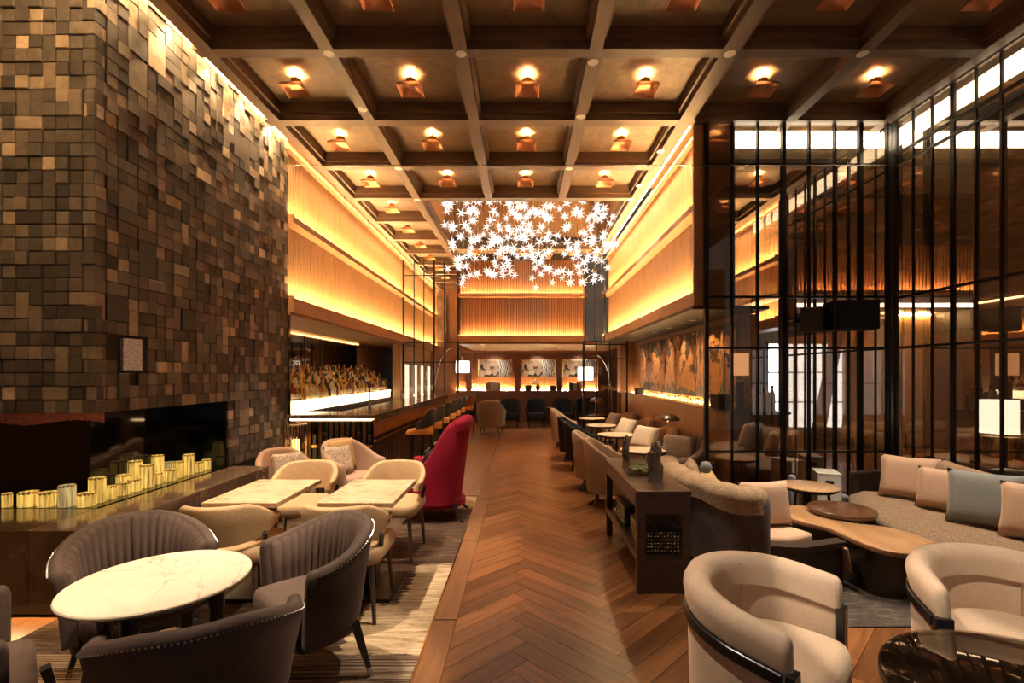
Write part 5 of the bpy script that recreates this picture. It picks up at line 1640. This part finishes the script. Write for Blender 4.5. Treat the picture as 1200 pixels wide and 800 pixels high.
def white_box(label, loc, rz):
    root = thing('magazine_box', label, 'box', loc, rz)
    g = MB(); a, d, h, w = 0.11, 0.15, 0.54, 0.008
    g.box(-a, a, -d, d, 0, 0.01).box(-a, a, -d, -d + w, 0, 0.44).box(-a, -0.04, -d, -d + w, 0.44, 0.48).box(0.04, a, -d, -d + w, 0.44, 0.48).box(-a, a, -d, -d + w, 0.48, h)
    g.box(-a, a, d - w, d, 0, h).box(-a, -a + w, -d, d, 0, h).box(a - w, a, -d, d, 0, h)
    g.box(-a, a, -d, d, h - 0.012, h - 0.002)
    g.build('case', 'white_paint', root)
    MB().box(-0.04, 0.04, -d - 0.003, -d + 0.01, 0.442, 0.478).build('grip_hole', 'ebony', root, bevel=0.004)
    MB().box(-a - 0.002, a + 0.002, -d - 0.002, d + 0.002, h, h + 0.014).build('lid', 'white_paint', root, bevel=0.003)
    MB().box(-0.015, 0.015, -d - 0.004, -d + 0.005, 0.36, 0.41).build('latch', 'ebony', root)
white_box('white case with black grip standing in front of the black glazed screen', (3.28, 5.22, 0), -0.35)
white_box('white case with black grip standing behind the black glazed screen', (3.72, 6.25, 0), -0.3)
bucket_chair('tan armchair behind the black glazed screen', (3.62, 7.85, 0), face(-0.5, -0.85), 'tan_plain', None, 'armchair', 0.80, 0.58, 0.36, 0.2, 0.07)
bucket_chair('cream lounge chair with cushions just behind the black glazed screen', (3.50, 6.80, 0), face(0.6, -0.8), 'grey_tan', None, 'lounge_chair', 0.74, 0.55, 0.36, 0.1, 0.1)
pillow('blue grey cushion on the lounge chair just behind the screen', (3.42, 6.78, 0.435), 0.40, 0.36, 0.14, 'blue_grey_pillow', 0.6, 0.3)
pillow('tan cushion on the lounge chair just behind the screen', (3.60, 6.64, 0.435), 0.36, 0.32, 0.12, 'tan_plain', 0.2, 0.3)
# drapes in the passage
def drape(label, x, y, w, z0, z1, mat, lean):
    mb = MB(); rows = []
    for z, k in ((z0, 1.0), ((z0 + z1) / 2, 0.8), (z1, 1.0)):
        row = []
        f = (z - z0) / (z1 - z0)
        n = 26
        for i in range(n + 1):
            u = i / n
            row.append((x + lean * f + (u - 0.5) * w * k, y + 0.035 * math.sin(u * 30), z))
        for i in range(n, -1, -1):
            u = i / n
            row.append((x + lean * f + (u - 0.5) * w * k, y + 0.012 + 0.035 * math.sin(u * 30), z))
        rows.append(row)
    o = mb.loft(rows).build('drape', mat, smooth=60)
    return tag(o, label, 'curtain')
drape('dark drape hanging between the daylight windows beyond the glass', 6.20, 10.25, 0.30, 0.02, 2.85, 'drape_dark', 0.55)
drape('second dark drape leaning over the daylight window beside the cream one', 6.75, 10.15, 0.20, 0.02, 2.85, 'drape_dark', 0.40)
drape('cream drape hanging beside the dark drapes beyond the glass', 7.65, 10.05, 0.50, 0.02, 2.85, 'drape_cream', -0.25)
# lamp on a low cabinet behind the glazed wall
cbn = thing('sideboard', 'dark sideboard behind the glazed wall carrying the crystal lamp', 'cabinet', (5.0, 4.85, 0))
MB().box(-0.26, 0.26, -0.8, 0.8, 0.08, 0.62).build('body', 'dark_wood', cbn, bevel=0.006)
MB().box(-0.28, 0.28, -0.82, 0.82, 0.62, 0.65).build('top', 'console_wood', cbn, bevel=0.004)
for k in range(3):
    d_ = MB().box(-0.275, -0.258, -0.78 + 0.525 * k, -0.27 + 0.525 * k, 0.10, 0.60).build('door', 'console_wood', cbn)
    MB().box(-0.29, -0.272, -0.32 + 0.525 * k, -0.30 + 0.525 * k, 0.3, 0.42).build('handle', 'brass', d_)
for s in (-1, 1):
    for e in (-1, 1):
        MB().box(s * 0.2 - 0.02, s * 0.2 + 0.02, e * 0.7 - 0.02, e * 0.7 + 0.02, 0, 0.08).build('foot', 'ebony', cbn)
rod_lamp('crystal rod lamp with a glowing white cylinder on the sideboard behind the glazed wall', (4.95, 5.02, 0.651), 0.21, 0.34, True, 30)

# loudspeakers on the screen
def loud(label, loc, rz, w, d, h):
    root = thing('loudspeaker', label, 'speaker', loc, rz)
    MB().box(-w / 2, w / 2, -d / 2, d / 2, -h / 2, h / 2).build('cabinet', 'speaker_black', root, bevel=0.015)
    MB().box(-w / 2 + 0.015, w / 2 - 0.015, -d / 2 - 0.006, -d / 2 + 0.004, -h / 2 + 0.015, h / 2 - 0.015).build('grille', 'black_metal', root)
    MB().box(-0.03, 0.03, d / 2, d / 2 + 0.10, -0.03, 0.03).build('wall_bracket', 'black_metal', root)
loud('large black loudspeaker fixed to the black glazed screen', (3.62, 5.33, 2.24), -0.2, 0.46, 0.28, 0.32)
loud('smaller black loudspeaker turned aside next to the large one on the screen', (3.25, 5.36, 2.20), 0.7, 0.26, 0.22, 0.26)

# ------------------------------------------------------------------ CEILING LAMPS
me_ring = MB().lathe([(0.001, ZC - 0.095), (0.043, ZC - 0.095), (0.043, ZC - 0.088), (0.001, ZC - 0.088)], 12).mesh('light_disc', 'lamp_ring')
me_neck = MB().lathe([(0.05, 4.565), (0.05, ZC - 0.055), (0.046, ZC - 0.055), (0.046, ZC - 0.10), (0.001, ZC - 0.10), (0.001, 4.565)], 16).lathe([(0.006, ZC - 0.11), (0.006, ZC + 0.002)], 6).mesh('neck', 'copper', 40)
def sq(r, z):
    return [(r, r, z), (0, r * 0.985, z), (-r, r, z), (-r * 0.985, 0, z), (-r, -r, z), (0, -r * 0.985, z), (r, -r, z), (r * 0.985, 0, z)]
me_shade = MB().loft([sq(0.03, 4.590), sq(0.065, 4.580), sq(0.10, 4.558), sq(0.125, 4.520), sq(0.121, 4.517), sq(0.095, 4.548), sq(0.06, 4.566), sq(0.005, 4.572)]).mesh('shade', 'copper', 50)
lampxs = [(a + b) / 2 for a, b in zip(BX, BX[1:])]
lamp_pos = []
NTH = ['in the coffer next to the stone wall', 'in the second coffer from the stone wall', 'in the third coffer from the stone wall', 'in the third coffer from the glazed wall', 'in the second coffer from the glazed wall', 'in the coffer next to the glazed wall']
for y, row in ((0.11, 'fifth row before the smoke glass'), (1.33, 'fourth row before the smoke glass'), (2.55, 'third row before the smoke glass'), (3.77, 'second row before the smoke glass'), (4.99, 'row just before the smoke glass')):
    for i in range(6): lamp_pos.append((lampxs[i], y, NTH[i] + ', ' + row))
NT2 = ['in the coffer by the bar wall', 'in the second coffer from the bar wall', 'in the second coffer from the slatted wall', 'in the coffer by the slatted wall']
for y, row in ((6.21, 'behind the smoke glass'), (7.44, 'last row before the chandelier')):
    for i in range(4): lamp_pos.append((lampxs[i], y, NT2[i] + ', ' + row))
for k, y in enumerate((8.66, 9.88, 11.1, 12.3, 13.5, 14.7)):
    lamp_pos.append((lampxs[0], y, 'in the coffer strip above the bar, number %s past the chandelier edge' % ['one', 'two', 'three', 'four', 'five', 'six'][k]))
for i in (1, 2, 3): lamp_pos.append((lampxs[i], 11.8, 'in a coffer between chandelier and slatted far wall'))
for y in (6.5, 7.44, 8.66, 9.88):
    for x in (lampxs[5], 2.8): lamp_pos.append((x, y, 'in the passage coffers behind the glazed screen'))
for (x, y, g) in lamp_pos:
    root = thing('ceiling_lamp', 'copper lamp ' + g, 'lamp', (x, y, 0), 0, 'copper ceiling lamps' if 'coffer between' not in g and 'passage' not in g else 'copper lamps ' + g)
    place(me_neck, 'neck', root); place(me_shade, 'shade', root); place(me_ring, 'light_disc', root)

# ------------------------------------------------------------------ STAR CHANDELIER
chd = thing('star_chandelier', 'cloud of white glowing star lights hanging on thin cords', 'chandelier', (0.08, 9.6, 5.75))
star = MB()
dirs = []
for k in range(12):
    z = 1 - 2 * (k + 0.5) / 12; a = k * 2.39996
    dirs.append(Vector((math.cos(a) * math.sqrt(1 - z * z), math.sin(a) * math.sqrt(1 - z * z), z)))
for d in dirs:
    L_ = 0.10
    star.tube((0, 0, 0), d * L_, 0.0042, 0.001, 4)
me_star = star.mesh('star', 'star_light')
cords = MB()
SR = random.Random(5)
placed = 0
while placed < 275:
    x = SR.uniform(-1.55, 1.6); y = SR.uniform(-1.3, 1.3)
    # hanging cloud: a dense layer and thinning lower tips
    q = SR.random()
    zz = 5.12 - 1.65 * q ** 1.1
    if SR.random() < 0.08: zz -= SR.uniform(0.05, 0.35)
    if zz < 3.35: continue
    o = place(me_star, 'star', chd, (x, y, zz - 5.75), (SR.uniform(0, 6), SR.uniform(0, 6), SR.uniform(0, 6)))
    s_ = SR.uniform(0.8, 1.15); o.scale = (s_, s_, s_)
    cords.tube((x, y, zz - 5.75), (x, y, -0.02), 0.0022, n=3)
    placed += 1
tag(cords.build('cords', 'brass', chd), kind='stuff')
MB().box(-1.65, 1.7, -1.4, 1.4, -0.03, -0.002).build('ceiling_plate', 'khaki_plaster', chd)

# ------------------------------------------------------------------ DOWNLIGHTS (fixtures with their spots)
me_trim = MB().lathe([(0.045, ZB - 0.004), (0.05, ZB - 0.004), (0.05, ZB + 0.0), (0.045, ZB)], 20).mesh('trim_ring', 'white_paint', 40)
me_lens = MB().lathe([(0.001, ZB - 0.0015), (0.044, ZB - 0.0015), (0.044, ZB - 0.0005), (0.001, ZB - 0.0005)], 20).mesh('lens', 'downlight_lens')
def downlight(x, y, tx, ty, tz, power, size=40, blend=0.4, radius=0.014, group='downlights in the ceiling beams', lab_='small white downlight set in a ceiling beam', z=None, color=(1.0, 0.85, 0.66)):
    root = thing('downlight', lab_, 'lamp', (x, y, 0), 0, group)
    if z is None:
        place(me_trim, 'trim_ring', root); place(me_lens, 'lens', root)
        zz = ZB - 0.03
    else:
        for me_, nm_ in ((me_trim, 'trim_ring'), (me_lens, 'lens')):
            place(me_, nm_, root, (0, 0, z - ZB))
        zz = z - 0.03
    ld = bpy.data.lights.new('spot', 'SPOT'); ld.energy = power; ld.color = color
    ld.spot_size = math.radians(size); ld.spot_blend = blend; ld.shadow_soft_size = radius
    lo = bpy.data.objects.new('spot', ld); COL.objects.link(lo); lo.parent = root
    lo.location = (0, 0, zz)
    lo.rotation_euler = Vector((tx - x, ty - y, tz - zz)).to_track_quat('-Z', 'Y').to_euler()
    return root
SP = 2.1
downlight(-1.75, 1.94, -1.5, 2.1, 0.7, 210 * SP, 32, 0.4)
downlight(0.66, 3.0, -1.2, 2.5, 0.6, 190 * SP, 26, 0.3)
downlight(-0.555, 3.3, -2.0, 2.55, 0.7, 120 * SP, 28, 0.3)
downlight(-1.75, 3.16, -1.5, 3.6, 0.7, 260 * SP, 44, 0.5)
downlight(-1.75, 4.38, -1.6, 4.6, 0.5, 200 * SP, 44, 0.5)
downlight(-1.75, 5.3, -2.2, 5.4, 0.5, 130 * SP, 38, 0.5)
downlight(-0.555, 4.38, -0.9, 5.3, 0.6, 130 * SP, 36, 0.5)
downlight(-0.555, 3.16, 0.0, 3.2, 0.0, 45 * SP, 48, 0.8)
downlight(0.66, 6.83, 0.0, 6.0, 0.0, 55 * SP, 60, 0.9)
downlight(0.66, 3.16, 0.2, 4.4, 0.0, 45 * SP, 50, 0.9)
downlight(-0.555, 1.8, 1.15, 2.02, 0.5, 190 * SP, 24, 0.2)
downlight(0.66, 1.5, 2.2, 2.1, 0.5, 220 * SP, 28, 0.2)
downlight(3.08, 3.16, 2.75, 3.8, 0.4, 150 * SP, 44, 0.5)
downlight(3.08, 4.38, 3.5, 3.9, 0.5, 170 * SP, 50, 0.5)
downlight(1.88, 4.38, 1.7, 4.1, 0.6, 120 * SP, 44, 0.5)
downlight(0.66, 4.5, 2.0, 3.9, 0.5, 120 * SP, 24, 0.2)
downlight(0.66, 1.94, 1.0, 3.55, 0.35, 55 * SP, 16, 0.4)  # extra spot, added to brighten the studded box end of the console
downlight(0.66, 5.45, 1.2, 6.2, 0.6, 70 * SP, 40, 0.6)
downlight(1.80, 7.44, 1.7, 7.6, 0.5, 160 * SP, 56, 0.6)
downlight(1.80, 6.3, 1.8, 6.4, 0.5, 60 * SP, 44, 0.6)
downlight(1.80, 8.05, 1.7, 9.2, 0.5, 170 * SP, 56, 0.6)
downlight(1.80, 11.3, 1.7, 10.8, 0.5, 120 * SP, 50, 0.6)
downlight(-1.75, 8.05, -1.7, 9.0, 0.9, 130 * SP, 60, 0.6)
downlight(-1.75, 6.83, -2.0, 6.9, 0.9, 100 * SP, 44, 0.6)
for k, y in enumerate((3.55, 4.1, 4.65, 5.2, 5.75)):
    downlight(-2.93, y, -3.02, y + 0.05, 2.6, 95 + 50 * k, 80, 0.6, 0.02, 'wall washers in the slot above the stone wall', 'small wall washer in the slot above the stone wall', ZC - 0.04, (1.0, 0.70, 0.38))
for x in (-0.92, 0.54, 1.92):
    downlight(x, 15.5, x, 16.29, 1.75, 22, 60, 0.6, 0.02, 'added spots brightening the far lounge prints', 'small added spot brightening a print in the far lounge', 2.358, (1.0, 0.85, 0.65))  # spots added to brighten the framed prints
GX = 'spots in the soffit of the golden screen'
for k, y in enumerate((10.7, 9.7, 8.8, 7.95, 7.3, 6.85, 6.5)):
    downlight(2.42, y, 2.74, y, 1.75, 20, 58, 0.5, 0.01, GX, 'small spot in the dark soffit above the golden screen', 2.358, (1.0, 0.72, 0.40))
for k, (x, y) in enumerate(((0.1, 13.3), (-0.3, 14.6), (1.1, 14.2))):
    downlight(x, y, x, y + 0.1, 0, 40, 70, 0.6, 0.02, 'spots in the far lounge soffit', 'small spot in the soffit of the far lounge', 2.358)
